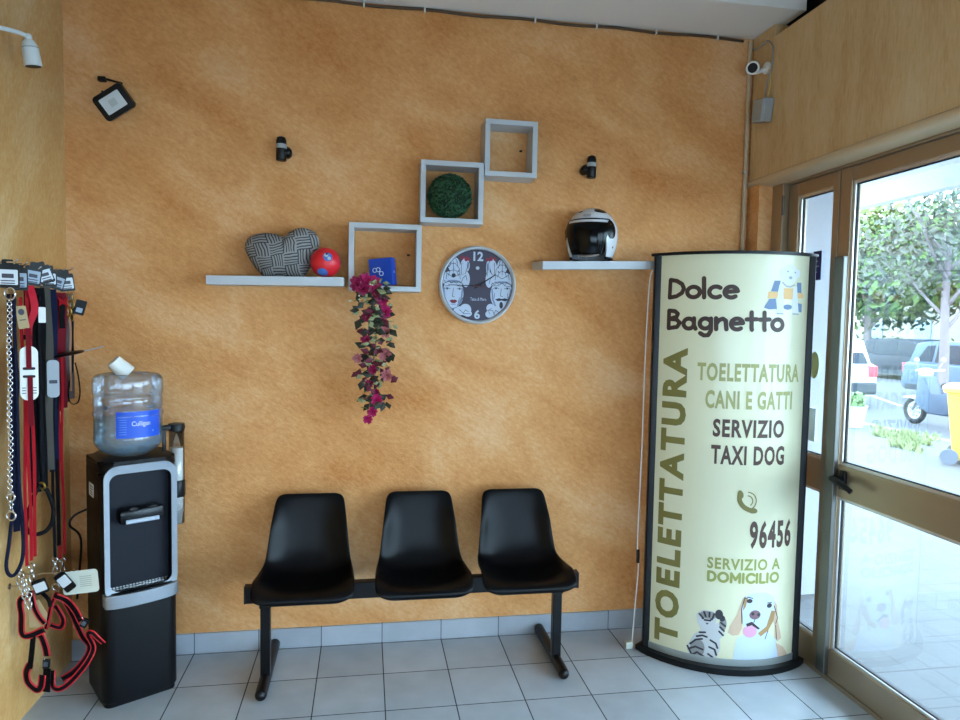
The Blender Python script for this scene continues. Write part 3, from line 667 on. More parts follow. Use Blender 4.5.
leafs(95, (1.22, 1.78), .042, .052).build('dark_leaves', mat('dark leaves', (40, 44, 30), .6, var=.4, vscale=50), t, world=True)
leafs(46, (1.25, 1.74), .042, .048).build('wine_leaves', mat('burgundy leaves', (96, 22, 44), .6, var=.3, vscale=50), t, world=True)
leafs(50, (1.24, 1.82), .046, .042).build('pale_leaves', mat('sage leaves', (138, 142, 100), .6), t, world=True)
M_mag = mat('magenta petals', (176, 28, 92), .6, var=.3, vscale=80); M_dmag = mat('dark magenta petals', (140, 18, 66), .6, var=.3, vscale=80); M_pk = mat('dusty pink petals', (178, 104, 106), .6)
def blossom(c, r, m, n=9):
    q = MB()
    for ring, (k_, tilt) in enumerate(((n, .25), (n-2, .7), (4, 1.15))):
        for k in range(k_):
            a = 2*math.pi*(k+.5*ring)/k_+rnd.uniform(-.2, .2); d = Vector((math.cos(a)*math.cos(tilt), -math.sin(tilt), math.sin(a)*math.cos(tilt))); w = d.cross(Vector((0, -1, 0))).normalized(); s = r*(1-.18*ring)
            c_ = Vector(c); q._add([c_, c_+d*s*.6+w*s*.3, c_+d*s+w*s*.12+Vector((0, -.004, 0)), c_+d*s-w*s*.12+Vector((0, -.004, 0)), c_+d*s*.6-w*s*.3], [[0, 1, 2, 3, 4]])
    q.build('blossom', m, t, world=True)
for x, z, r_, m in ((1.315, 1.795, .042, M_dmag), (1.352, 1.808, .04, M_mag), (1.385, 1.798, .04, M_mag), (1.395, 1.755, .032, M_dmag), (1.335, 1.772, .032, M_dmag), (1.43, 1.72, .026, M_mag), (1.437, 1.668, .036, M_mag), (1.355, 1.645, .026, M_dmag),
                 (1.44, 1.575, .03, M_pk), (1.35, 1.54, .024, M_dmag), (1.44, 1.47, .032, M_pk), (1.315, 1.45, .024, M_pk), (1.385, 1.40, .024, M_dmag), (1.45, 1.37, .03, M_pk), (1.37, 1.33, .022, M_dmag), (1.405, 1.255, .03, M_mag), (1.385, 1.20, .026, M_mag), (1.365, 1.165, .024, M_mag), (1.40, 1.29, .02, M_dmag)):
    blossom((x, -.19+rnd.uniform(-.01, .01), z), r_, m)
q = MB()
for i in range(26):
    p = Vector((1.345+max(-.07, min(.07, rnd.gauss(0, .04))), -.19+rnd.uniform(-.02, .02), 1.79+max(-.05, min(.05, rnd.gauss(0, .035)))-.03*(i % 3))); q.sphere(p, .0045, 8, 5)
q.build('berry_sprigs', mat('pale sprigs', (204, 200, 172), .6), t, smooth=True, world=True)

# ------------------------------------------------------------------ bench
t = thing('beam_bench', 'black three-seat waiting bench on a steel beam against the wall', 'bench', (1.6, -.33, 0))
MB().box((1.598, -.345, .415), (1.515, .045, .074), bev=.003).build('beam', M_blackm, t, world=True)
for x in (.84, 2.356): MB().box((x, -.345, .415), (.006, .047, .076), bev=.001).build('beam_cap', M_black, t, world=True)
prof = [(-.525, .430), (-.548, .436), (-.556, .452), (-.545, .468), (-.50, .474), (-.43, .466), (-.36, .460), (-.30, .460), (-.25, .468), (-.215, .490), (-.193, .525), (-.176, .575), (-.160, .64), (-.143, .712), (-.131, .764), (-.124, .788), (-.117, .798), (-.106, .796), (-.100, .785)]
def seat_mesh():
    PR = smoothpath([(0, y, z) for y, z in prof], 3); n = len(PR); NU = 20
    ln = [0]
    for i in range(1, n): ln.append(ln[-1]+(PR[i]-PR[i-1]).length)
    Lt = ln[-1]; V = []; F = []
    for i, p in enumerate(PR):
        s = ln[i]; fr_ = s/Lt
        W = .216 if s < .10 else (.216+(.206-.216)*(s-.10)/.18 if s < .28 else .206+(.160-.206)*min(1, (s-.28)/(Lt-.33)))
        for dd, r_ in ((Lt-.012-s, .055), (s-.02, .075)):
            dd = max(dd, 0.0)
            if dd < r_: W -= r_-math.sqrt(max(0, r_*r_-(r_-dd)**2))
        d = (PR[min(i+1, n-1)]-PR[max(i-1, 0)]).normalized(); nr = Vector((0, -d.z, d.y))
        lift = .055*min(1, max(0, (s-.05)/.1))*min(1, max(0, (Lt-.02-s)/.15))
        for k in range(NU+1):
            u = -1+2*k/NU; c = abs(u); v = p+Vector((u*W, 0, 0))+nr*lift*c**3.2
            if c > .92: v = v - nr*.010*(c-.92)/.08
            V.append(v)
    for i in range(n-1):
        for k in range(NU): F.append([i*(NU+1)+k, i*(NU+1)+k+1, (i+1)*(NU+1)+k+1, (i+1)*(NU+1)+k])
    return V, F
M_seat = mat('black polypropylene', (4, 5, 8), .36, spec=.2, bump=.06, bscale=900)
for k, x in enumerate((1.10, 1.615, 2.085)):
    q = MB(); V, F = seat_mesh(); q._add([v+Vector((x, 0, 0)) for v in V], F)
    o = q.build('seat', M_seat, t, smooth=True, world=True)
    md = o.modifiers.new('thick', 'SOLIDIFY'); md.thickness = .006; md.offset = -1
    md = o.modifiers.new('sub', 'SUBSURF'); md.levels = 1; md.render_levels = 1
    for dx in (-.08, .08): MB().box((x+dx, -.345, .4525), (.03, .12, .004)).build('seat_bracket', M_blackm, t, world=True)
for x in (.925, 2.262):
    q = MB(); q.box((x, -.335, .205), (.042, .042, .345), bev=.004).box((x, -.335, .365), (.05, .05, .03), bev=.003)
    lg = q.build('leg', M_blackm, t, world=True)
    q = MB(); q.tube([(x, -.02, .03), (x, -.024, .03), (x, -.45, .028), (x, -.475, .026)], [.018, .025, .025, .024], 16); q.build('foot', M_blackm, lg, world=True, smooth=40)
    for y in (-.03, -.475): MB().sphere((x, y, .025), .025, 16, 10).build('foot_cap', M_black, lg, world=True, smooth=True)

# ------------------------------------------------------------------ water cooler
CC = (.352, -.272)
t = thing('water_cooler', 'black and silver water cooler standing in the left corner', 'water cooler', (CC[0], CC[1], 0), R(32))
w, d = .30, .30
M_body = mat('satin black plastic', (6, 6, 9), .4, spec=.22)
rr_ = rrect(w, d, .05, 6)
q = MB(); q.prism(rrect(w-.02, d-.02, .03, 6), 0, .02); q.prism(rr_, .02, .472, bev=.004)
# upper part: plan outline with a recess in the front
up = []
for p in rr_:
    up.append(p)
up = [p for p in up if not (abs(p[0]) < .123 and p[1] < 0)]
ii = max(i for i, p in enumerate(up) if p[0] < 0 and p[1] < 0)
up2 = up[:ii+1]+[(-.1205, -d/2+.006), (-.1205, -d/2+.05), (.1205, -d/2+.05), (.1205, -d/2+.006)]+up[ii+1:]
q.prism(up2, .472, .975); q.prism(rr_, .975, 1.03, bev=.026)
q.build('body', M_body, t, smooth=30)
M_mesh = mat('navy black panel', (12, 16, 28), .4, spec=.25, bump=.5, bscale=500)
MB().box((0, -d/2+.048, .724), (.2405, .004, .50)).build('back_panel', M_mesh, t)
out = rrect(.282, .56, .055, 8, 0, .735); inn = rrect(.240, .49, .036, 8, 0, .735)
q = MB(); n = len(out); V = [(p[0], y, p[1]) for y in (-d/2-.001, -d/2-.010) for p in out]+[(p[0], y, p[1]) for y in (-d/2-.001, -d/2-.006) for p in inn]
F = []
for i in range(n):
    j = (i+1) % n; F += [[n+i, n+j, 3*n+j, 3*n+i], [i, j, n+j, n+i], [2*n+i, 2*n+j, 3*n+j, 3*n+i], [i, j, 2*n+j, 2*n+i]]
q._add(V, F); q.build('front_frame', mat('silver trim', (138, 143, 150), .35, .5), t, smooth=40)
def tray(a, b, z0, z1, mm, name):
    pts = [(a, -d/2+.04), (a, -d/2-.012)]+[(a*math.cos(math.pi*k/14), -d/2-.012-b*math.sin(math.pi*k/14)) for k in range(1, 14)]+[(-a, -d/2-.012), (-a, -d/2+.04)]
    return MB().prism(pts, z0, z1, bev=.003).build(name, mm, t, smooth=30)
tray(.143, .032, .432, .486, mat('silver tray', (138, 143, 150), .35, .5), 'drip_tray')
g_ = tray(.119, .022, .4865, .490, M_blackg, 'drip_grid')
q = MB()
for k in range(18): q.box((-.109+k*.0128, -d/2+.043, .493), (.008, .003, .005))
q.build('drip_grid_edge', M_silver, t)
q = MB(); q.box((0, -d/2+.012, .80), (.172, .07, .062), bev=.014); tap = q.build('tap_unit', M_blackg, t, smooth=40)
q = MB(); q.box((.0, -d/2-.026, .782), (.13, .008, .018), bev=.003); q.build('tap_label', mat('silver label', (150, 158, 168), .4, .4), tap)
b = text_bm('Culligan', .01); fit(b, -.022, .022, .778, .787); b.transform(Matrix.Translation((0, -d/2-.0304, 0)) @ Matrix.Rotation(R(90), 4, 'X')); MB().merge(b).build('tap_lettering', M_white, tap)
for x in (-.035, .04):
    q = MB(); q.box((x, -d/2-.01, .832), (.035, .035, .012), bev=.004); q.box((x, -d/2-.028, .836), (.018, .004, .006)); q.build('lever', M_black, tap)
q = MB(); q.box((-w/2-.0006, .01, .895), (.0012, .075, .055)); st = q.build('rating_sticker', M_card, t); tag(st, 'white sticker on the left side')
q = MB()
for k in range(4): q.box((-w/2-.0015, .005, .877+k*.011), (.0006, .05, .003))
q.build('sticker_printing', M_print, st)
# cup tube on the right side
x0 = w/2+.034
q = MB(); q.box((x0-.016, -.02, 1.135), (.10, .035, .022), bev=.006); q.cyl((x0, -.02, 1.118), (x0, -.02, 1.15), .034); q.box((x0-.05, -.01, 1.07), (.016, .012, .15), bev=.003); q.build('cup_tube_cap', M_black, t, smooth=40)
q = MB(); q.lathe([(.033, .70), (.033, 1.12)], (x0, -.02, 0), 24); q.lathe([(.031, 1.12), (.031, .70)], (x0, -.02, 0), 24); q.build('cup_tube', clear_mat('clear tube', (.93, .93, .93), .08), t, smooth=True)
q = MB(); q.lathe([(.0335, .82), (.036, .825), (.036, .89), (.0335, .895)], (x0, -.02, 0), 24); q.box((x0-.028, -.02, .857), (.024, .05, .06)); q.build('cup_tube_band', M_black, t, smooth=40)
wm = WM(t)
def cp(x, y, z): return wm @ Vector((x, y, z))
q = MB(); prof_ = []
z = .745
for k in range(28): prof_ += [(.0255, z), (.0285, z+.009), (.0285, z+.0105), (.0258, z+.0106)]; z += .0106
p0 = cp(x0, -.02, 0); q.lathe([(0, .70), (.021, .70), (.0255, .745)]+prof_[1:]+[(0, z)], (p0.x, p0.y, 0), 20)
o = q.build('cup_stack', mat('paper cup white', (228, 228, 226), .6), smooth=40); tag(o, 'stack of white paper cups in the clear tube beside the water cooler', 'cups')
# cord
q = MB(); q.tube(smoothpath([(.16, -.22, .78), (.115, -.25, .76), (.10, -.26, .72), (.12, -.20, .64), (.05, -.05, .4), (.03, -.02, .3)]), .005, 8); q.build('power_cord', M_black, t, smooth=True, world=True)

# bottle
BC = (.352, -.292, 1.031)
t = thing('water_bottle', 'large translucent blue water bottle upside down on the cooler', 'bottle', BC)
outer = [(.055, .0), (.085, .012), (.112, .03), (.130, .055), (.135, .08), (.133, .10), (.1325, .165), (.135, .172), (.1375, .18), (.135, .19), (.1315, .198), (.131, .208), (.1335, .218), (.1335, .245), (.131, .252), (.1305, .258), (.134, .268), (.136, .28), (.136, .315), (.132, .335), (.12, .348), (.10, .352), (.085, .347), (.05, .345), (0, .347)]
outer = [(r_, z_) for r_, z_ in outer]
op = smoothpath([(r_, 0, z_) for r_, z_ in outer], 3); q = MB(); q.lathe([(max(v.x, 0), v.z) for v in op], seg=48)
q.build('shell', clear_mat('blue polycarbonate', (.88, .94, .98), .09, .11, (130, 170, 210)), t, smooth=True)
q = MB(); q.lathe([(0, .004), (.05, .004), (.083, .015), (.110, .032), (.127, .056), (.1315, .08), (.129, .10), (.129, .158), (0, .158)], seg=48)
q.build('water', clear_mat('water', (.90, .97, 1.0), .05, .08, (180, 215, 235)), t, smooth=40)
q = MB(); V = []; F = []
A0, A1 = R(-92), R(-14)
for i, z_ in enumerate((.092, .202)):
    for k in range(17):
        a = A0+(A1-A0)*k/16; V.append((.1362*math.cos(a)*1.004, .1362*math.sin(a)*1.004, z_))
F = [[k, k+1, 18+k, 17+k] for k in range(16)]
q._add(V, F); lab = q.build('bottle_label', mat('royal blue label', (20, 78, 190), .4), t, smooth=True)
def on_bottle(bm, m, nm, r=.1378):
    for x in [-.08+.01*k for k in range(17)]:
        g = bm.verts[:]+bm.edges[:]+bm.faces[:]; bmesh.ops.bisect_plane(bm, geom=g, plane_co=(x, 0, 0), plane_no=(1, 0, 0))
    for v in bm.verts:
        a = R(-54)+v.co.x/.1362; v.co = Vector((r*math.cos(a), r*math.sin(a), v.co.y))
    MB().merge(bm).build(nm, m, lab)
on_bottle(fit(text_bm('Culligan', .012), -.032, .042, .136, .162), M_white, 'label_lettering')
on_bottle(poly_bm([[(-.078, .108+.01*k), (-.05, .108+.01*k), (-.05, .1095+.01*k), (-.078, .1095+.01*k)] for k in range(8)]+[ellipse(.055, .117, .004, .004, 10)]), mat('label pale print', (110, 150, 220), .5), 'label_small_print')
# cup on top
q = MB(); Mc = Matrix.Translation((.350, -.30, 1.384)) @ Matrix.Rotation(R(-40), 4, 'Y') @ Matrix.Rotation(R(20), 4, 'X')
q.lathe([(.0, .075), (.027, .075), (.030, .074), (.037, .002), (.0385, .0), (.037, -.002), (.034, .002), (.027, .07), (0, .07)], seg=28, M=Mc)
o = q.build('paper_cup', M_card, smooth=40); tag(o, 'white cup lying on top of the water bottle', 'cup')

# ------------------------------------------------------------------ totem sign
PHI = R(-18); HW, SG = .362, .145; RR = (HW**2+SG**2)/(2*SG); SM = math.asin(HW/RR)*RR
t = thing('totem_sign', 'tall curved dog grooming totem sign by the glass door', 'sign', (3.082, -.375, 0), PHI)
def tp(s, z, off=0):
    a = s/RR; return Vector(((RR+off)*math.sin(a), -((RR+off)*math.cos(a)-(RR-SG)), z))
def lens(hw, sg, n=24):
    r = (hw*hw+sg*sg)/(2*sg); am = math.asin(min(1, hw/r)); f = [(r*math.sin(-am+2*am*k/n), -(r*math.cos(-am+2*am*k/n)-(r-sg))) for k in range(n+1)]
    return f+[(x, -y) for x, y in f[::-1]][1:-1]
MB().prism(lens(.40, .185), 0, .03, bev=.006).build('base_plate', M_black, t, smooth=30)
MB().prism(lens(.383, .160), 1.962, 1.976, bev=.003).build('top_cap', M_black, t, smooth=30)
M_post = mat('pale sage poster', (220, 218, 186), .32, coat=.15)
for sg_, nm in ((1, 'front_poster'), (-1, 'back_poster')):
    q = MB(); n = 32; s0 = SM-.022
    V = [tp(-s0+2*s0*k/n, z) for z in (.055, 1.962) for k in range(n+1)]; V = [Vector((v.x, v.y*sg_, v.z)) for v in V]
    q._add(V, [[k, k+1, n+2+k, n+1+k] for k in range(n)]); o = q.build(nm, M_post, t, smooth=True)
    if sg_ == 1: POST = o
    q = MB(); V = [tp(-SM+.01+2*(SM-.01)*k/n, z, o_) for o_ in (.0035, -.004) for z in (.03, .062) for k in range(n+1)]; V = [Vector((v.x, v.y*sg_, v.z)) for v in V]; m_ = n+1
    q._add(V, [[k, k+1, m_+k+1, m_+k] for k in range(n)]+[[m_+k, m_+k+1, 3*m_+k+1, 3*m_+k] for k in range(n)]); q.build('bottom_rail', mat('silver rail', (170, 178, 178), .35, .6), t, smooth=40)
for s in (-1, 1):
    MB().prism(rrect(.036, .05, .008, 4, s*(HW-.012), 0), .03, 1.962).build('side_profile', M_black, t, smooth=30)
def on_totem(nm, bm, m, off):
    k = -.36
    while k < .37:
        g = bm.verts[:]+bm.edges[:]+bm.faces[:]; bmesh.ops.bisect_plane(bm, geom=g, plane_co=(k, 0, 0), plane_no=(1, 0, 0)); k += .03
    for v in bm.verts: v.co = tp(v.co.x, v.co.y, off+v.co.z)
    return MB().merge(bm).build(nm, m, POST)
C_dk = mat('dark brown ink', (66, 48, 42), .5); C_ol = mat('olive ink', (124, 117, 62), .5); C_sg = mat('light olive ink', (164, 163, 104), .5); C_gr = mat('spring olive ink', (150, 154, 84), .5); C_br = mat('brown ink', (80, 58, 50), .5)
def arc(cx, cy, rx, ry, a0, a1, n=14): return [(cx+rx*math.cos(R(a0+(a1-a0)*k/n)), cy+ry*math.sin(R(a0+(a1-a0)*k/n))) for k in range(n+1)]
GL = {'D': ([[(0, 0), (.02, 1)], [(.02, 1), (.3, .93), (.52, .75), (.6, .5), (.52, .25), (.3, .07), (0, 0)]], .72), 'o': ([arc(.27, .3, .25, .29, 0, 360, 20)], .66), 'l': ([[(.03, 0), (.0, 1.06)]], .2),
      'c': ([arc(.27, .3, .25, .3, 50, 310)], .58), 'e': ([[(.03, .3), (.5, .36)], arc(.27, .3, .25, .3, 12, 310)], .66),
      'B': ([[(0, 0), (.0, 1)], [(0, 1), (.28, .97), (.42, .82), (.36, .64), (.02, .53)], [(.02, .53), (.36, .5), (.52, .32), (.4, .08), (0, 0)]], .68),
      'a': ([arc(.24, .28, .23, .28, 40, 330), [(.46, .58), (.46, .2), (.54, 0)]], .70), 'g': ([arc(.24, .3, .23, .28, 40, 330), [(.47, .58), (.48, -.1), (.38, -.34), (.2, -.36), (.04, -.24)]], .66),
      'n': ([[(.02, .6), (.04, 0)], [(.04, .3), (.14, .5), (.3, .58), (.42, .48), (.44, .2), (.46, 0)]], .62), 't': ([[(.2, .95), (.22, .1), (.24, 0)], [(0, .56), (.44, .58)]], .56)}
def comic(word, x0, x1, z0, hcap, wst):
    adv = sum(GL[c][1] for c in word[:-1])+max(p[0] for L in GL[word[-1]][0] for p in L); sx = (x1-x0-wst)/adv; cx = x0+wst/2; lines = []
    for c in word:
        for L in GL[c][0]: lines.append([(cx+p[0]*sx, z0+wst/2+p[1]*(hcap-wst)) for p in L])
        cx += GL[c][1]*sx
    return poly_bm(stroke_polys(lines, wst))
on_totem('title_lettering', comic('Dolce', -.325, .004, 1.752, .104, .020), C_dk, .0012)
on_totem('title_lettering', comic('Bagnetto', -.325, .222, 1.606, .104, .020), C_dk, .0012)
on_totem('vertical_lettering', fit(text_bm('TOELETTATURA', .045, 1.22), -.337, -.215, .085, 1.525, True), C_ol, .0012)
for s_, a, b_, c_, d_, m_, bo in (('TOELETTATURA', -.170, .322, 1.375, 1.460, C_sg, .035), ('CANI E GATTI', -.130, .285, 1.247, 1.333, C_sg, .035), ('SERVIZIO', -.092, .245, 1.115, 1.200, C_br, .035), ('TAXI DOG', -.096, .252, .987, 1.078, C_br, .035),
                              ('96456', .092, .316, .592, .728, C_br, .035), ('SERVIZIO A', -.094, .256, .490, .545, C_gr, .03),):
    on_totem('lettering', fit(text_bm(s_, bo, 1.14), a, b_, c_, d_), m_, .0012)
CAPS = {'D': ([[(0, 0), (0, 1)], [(0, 1), (.25, 1)]+arc(.25, .5, .42, .5, 90, -90)+[(0, 0)]], .86), 'O': ([arc(.45, .5, .45, .5, 0, 360, 24)], 1.1), 'M': ([[(0, 0), (0, 1), (.42, .3), (.84, 1), (.84, 0)]], 1.06), 'I': ([[(0, 0), (0, 1)]], .24), 'C': ([arc(.45, .5, .45, .5, 45, 315, 20)], .92), 'L': ([[(0, 1), (0, 0), (.5, 0)]], .66)}
def capitals(word, x0, x1, z0, z1, wst):
    adv = sum(CAPS[c][1]*.9+.12 for c in word)-.2; sx = (x1-x0-wst)/adv; cx = x0+wst/2; L_ = []
    for c in word:
        for L in CAPS[c][0]: L_.append([(cx+p[0]*.9*sx, z0+wst/2+p[1]*(z1-z0-wst)) for p in L])
        cx += (CAPS[c][1]*.9+.12)*sx
    return poly_bm(stroke_polys(L_, wst))
on_totem('lettering', capitals('DOMICILIO', -.093, .259, .426, .480, .0125), C_gr, .0012)
# handset icon
hs = stroke_polys([smoothpath([(.040, .855, 0), (.040, .82, 0), (.062, .79, 0), (.10, .772, 0)], 5)], .022)
hs = [[(p[0], p[1]) for p in q] for q in hs]+[ellipse(.043, .850, .013, .020, 14, .3), ellipse(.105, .775, .020, .013, 14, -.2)]
for r_ in (.025, .042): hs += stroke_polys([[(.075+r_*math.cos(R(a)), .82+r_*math.sin(R(a))) for a in range(-50, 100, 15)]], .005)
on_totem('telephone_icon', poly_bm(hs), C_ol, .0012)
# animal pictures: drawn on sheets of pixels, laid flat on the poster
def sheet(x0, x1, y0, y1, s0, s1, z0, z1): return lambda x, y: (s0+(x-x0)/(x1-x0)*(s1-s0), z1-(y-y0)/(y1-y0)*(z1-z0))
Q = sheet(262, 475, 258, 580, -.172, .003, .025, .300)
def qp(*a): return [Q(x, y) for x, y in a]
def qe(x, y, rx, ry, n=16, rot=0): return [Q(*p) for p in ellipse(x, y, rx, ry, n, rot)]
C_cw = mat('kitten pale fur', (196, 198, 200), .6); C_cd = mat('kitten dark stripes', (50, 50, 56), .6); C_cm = mat('kitten grey fur', (140, 140, 140), .6)
on_totem('kitten_picture', poly_bm([qp((310, 300), (345, 275), (400, 275), (425, 300), (415, 345), (440, 330), (470, 350), (465, 400), (440, 430), (445, 480), (430, 530), (400, 575), (350, 578), (290, 560), (265, 520), (264, 490), (300, 420), (335, 390), (315, 350))]), C_cw, .001)
on_totem('kitten_shading', poly_bm([qe(320, 500, 40, 55, 16, .2), qe(375, 300, 45, 22), qe(455, 340, 20, 40)]), C_cm, .0013)
st_ = [[(280, 480), (310, 450), (345, 440)], [(272, 510), (310, 490), (350, 500)], [(285, 545), (320, 520), (360, 540)], [(300, 560), (330, 550), (350, 570)], [(315, 430), (345, 420), (370, 425)], [(330, 405), (360, 400)], [(390, 440), (420, 455), (430, 480)], [(385, 480), (415, 490), (425, 520)], [(380, 520), (405, 535), (410, 560)],
       [(325, 300), (345, 320)], [(350, 285), (360, 310)], [(380, 285), (380, 308)], [(405, 290), (398, 315)], [(440, 360), (462, 380)], [(436, 385), (458, 405)], [(445, 335), (468, 352)], [(265, 495), (285, 530), (300, 555)], [(355, 330), (385, 330)]]
on_totem('kitten_stripes', poly_bm(stroke_polys([[Q(*p) for p in L] for L in st_], .009)+[qe(432, 290, 22, 28), qe(450, 310, 16, 18), qe(345, 322, 8, 6), qe(392, 322, 8, 6), qp((360, 345), (378, 345), (369, 356))]), C_cd, .0016)
Q2 = sheet(475, 830, 180, 600, .003, .335, .020, .385)
Q = Q2
C_dl = mat('dog pale blue white', (196, 212, 232), .6); C_dt = mat('dog tan ear', (204, 176, 150), .6); C_db = mat('dog brown', (168, 134, 88), .6); C_dp = mat('dog pink tongue', (222, 160, 190), .6); C_dn = mat('dog nose', (128, 96, 104), .6); C_dd = mat('dog ink', (60, 52, 56), .6)
on_totem('dog_body', poly_bm([qp((530, 430), (600, 400), (690, 400), (740, 450), (760, 520), (765, 600), (515, 600), (515, 520))]), C_dl, .001)
on_totem('dog_shoulder', poly_bm([qp((740, 470), (790, 500), (825, 550), (825, 585), (765, 595), (755, 530))]), C_dt, .0011)
on_totem('dog_ear', poly_bm([qp((560, 200), (540, 240), (525, 300), (490, 370), (482, 405), (505, 420), (535, 415), (550, 380), (555, 310), (575, 230))]), C_dt, .0013)
on_totem('dog_ear', poly_bm([qp((700, 205), (740, 260), (745, 340), (770, 420), (775, 450), (750, 463), (732, 440), (730, 380), (705, 290))]), C_dt, .0013)
on_totem('dog_head', poly_bm([qp((560, 205), (600, 183), (670, 183), (715, 210), (728, 280), (715, 340), (680, 390), (640, 410), (590, 400), (555, 350), (548, 270))]), C_dl, .0016)
on_totem('dog_cheek', poly_bm([qp((705, 285), (728, 290), (720, 345), (690, 395), (650, 425), (635, 405), (680, 370)), qp((556, 215), (575, 210), (565, 260), (552, 280))]), C_db, .0018)
on_totem('dog_tongue', poly_bm([qe(592, 395, 36, 34)]), C_dp, .002)
on_totem('dog_nose', poly_bm([qe(615, 303, 30, 26)]), C_dn, .002)
on_totem('dog_features', poly_bm([qe(584, 226, 15, 12), qe(692, 256, 15, 13), qe(603, 297, 8, 9), qe(634, 303, 8, 9), qp((570, 352), (600, 340), (645, 380), (635, 385), (600, 360), (575, 368))]+stroke_polys([[Q(*p) for p in L] for L in ([(560, 205), (545, 270), (550, 350)], [(560, 212), (580, 205), (600, 212)], [(680, 240), (705, 240)], [(720, 260), (745, 330), (735, 360)], [(735, 370), (745, 450)], [(615, 330), (610, 345)], [(690, 395), (675, 440)])], .004)), C_dd, .0022)
Q = sheet(80, 430, 80, 540, .108, .325, 1.688, 1.922)
C_pw = mat('puppy white fur', (222, 226, 230), .6); C_pb = mat('puppy blue sleeves', (112, 136, 168), .6); C_po = mat('puppy orange', (232, 190, 130), .6); C_pg = mat('puppy grey', (160, 168, 178), .6)
on_totem('puppy_sleeves', poly_bm([qp((165, 235), (215, 235), (195, 335), (140, 332)), qp((365, 245), (408, 245), (415, 340), (360, 335)), qp((130, 400), (180, 395), (195, 490), (130, 495), (90, 480)), qp((380, 430), (425, 440), (425, 515), (385, 510)), qe(285, 470, 40, 24)]), C_pb, .001)
on_totem('puppy_scarf', poly_bm([qp((120, 335), (430, 340), (440, 385), (115, 395)), qp((245, 300), (330, 300), (330, 400), (250, 400))]), C_po, .0012)
on_totem('puppy_fur', poly_bm([qe(295, 175, 75, 90, 22), qp((205, 270), (240, 300), (245, 400), (250, 520), (195, 530), (190, 430)), qp((330, 290), (365, 280), (380, 420), (395, 530), (335, 530), (325, 400)), qe(225, 165, 22, 36), qe(372, 165, 20, 36)]), C_pw, .0015)
on_totem('puppy_features', poly_bm([qe(273, 150, 10, 8), qe(342, 156, 9, 8), qe(300, 205, 16, 14)]+stroke_polys([[Q(*p) for p in L] for L in ([(232, 250), (265, 282), (300, 288), (340, 268)], [(195, 530), (245, 532)], [(335, 530), (390, 532)])], .006)), C_pg, .0018)
# white lead beside the sign
q = MB(); q.tube(smoothpath([(2.735, -.245, 1.90), (2.722, -.235, 1.83), (2.715, -.23, 1.5), (2.712, -.23, 1.0), (2.705, -.23, .52), (2.712, -.235, .42), (2.70, -.235, .2), (2.69, -.235, .035)], 5), .003, 8)
tw = thing('sign_power_lead', 'thin white lead hanging down the left edge of the totem sign', 'cable', (2.705, -.23, .03))
q.build('lead', M_whitep, tw, world=True, smooth=True); MB().box((2.709, -.232, .47), (.014, .016, .07), bev=.004).build('inline_switch', M_black, tw, world=True)
MB().box((2.672, -.235, .018), (.035, .03, .034), bev=.004).build('plug', M_card2, tw, world=True)

# ------------------------------------------------------------------ dog leads on the left wall
def peg(y, z, ln, label):
    o = MB().tube([(0, y, z), (ln-.012, y, z), (ln, y, z+.012)], .0035, 8).cyl((0, y, z), (.004, y, z), .012, seg=12).build('wall_peg', M_chrome, smooth=40)
    tag(o, label, 'peg', 'chrome display pegs on the left wall')
def header(parent, x, y, z, w, h, ang, m_lab, lean=0, front=None):
    """folded black header card with a pale label, turned towards the room"""
    M = Matrix.Translation((x, y, z)) @ Matrix.Rotation(R(ang), 4, 'Z') @ Matrix.Rotation(R(lean), 4, 'Y')
    q = MB(); q.prism(rrect(w, h, .006, 3), -.002, .002, M @ XZ); q.prism(rrect(w*.5, .02, .006, 3, 0, h/2+.006), -.002, .002, M @ XZ)
    c = q.build('header_card', M_cardblk, parent, world=True)
    q = MB(); q.prism(rrect(w*.84, h*.62, .003, 2, 0, -h*.05), .0022, .003, M @ XZ); l = q.build('card_label', m_lab, c, world=True)
    q = MB()
    q.prism(rrect(w*.5, h*.18, .002, 2, 0, 0), .0032, .0036, M @ XZ)
    for k in range(2): q.prism(rrect(w*.6, .004, .001, 1, 0, -h*.2-.009*k), .0032, .0036, M @ XZ)
    q.build('card_printing', M_print, c, world=True)
def snap_hook(parent, x, y, z, s=1.0):
    q = MB(); q.torus((x, y, z), .010*s, .0025*s, (0, 1, 0), 14, 6); q.cyl((x, y, z-.010*s), (x, y, z-.03*s), .006*s, seg=10)
    q.torus((x, y, z-.046*s), .011*s, .003*s, (0, 1, 0), 16, 6, .75, 1.5); q.cyl((x+.008*s, y, z-.03*s), (x+.008*s, y, z-.055*s), .003*s, seg=8)
    q.build('snap_hook', M_chrome, parent, smooth=True, world=True)
def strand(q, x, y, z0, z1, w, th=.003, sway=.01, ang=35, ph=0, dx=0):
    n = 14; pts = [(x+dx*(k/n)+sway*.4*math.sin(ph+k*.7), y+sway*math.sin(ph+k*.5), z0+(z1-z0)*k/n) for k in range(n+1)]
    a = R(ang); q.ribbon(pts, w, th, (math.cos(a), math.sin(a), 0))
def lead(label, x, y, zt, zb, w, m, strands=2, card=None, hook=True, ang=35, spread=.012, dy=0, sway=.006):
    t = thing('dog_lead', label, 'dog lead', (x, y, zb), 0, 'dog leads hanging on the left wall')
    for k in range(strands):
        q = MB(); strand(q, x+(k-.5*(strands-1))*spread*.6, y+(k-.5*(strands-1))*spread+.0, zt, zb+(.012*k), w, ang=ang, ph=k*2.1+x*50, sway=sway); q.build('strap', m, t, world=True)
    if card: header(t, x-.0, y-.012, zt+.045, card[0], card[1], card[2], card[3], card[4])
    if hook: snap_hook(t, x, y, zb-.008)
    return t
M_lab1 = mat('pale label', (204, 208, 212), .5); M_lab2 = mat('grey blue label', (150, 162, 176), .5)
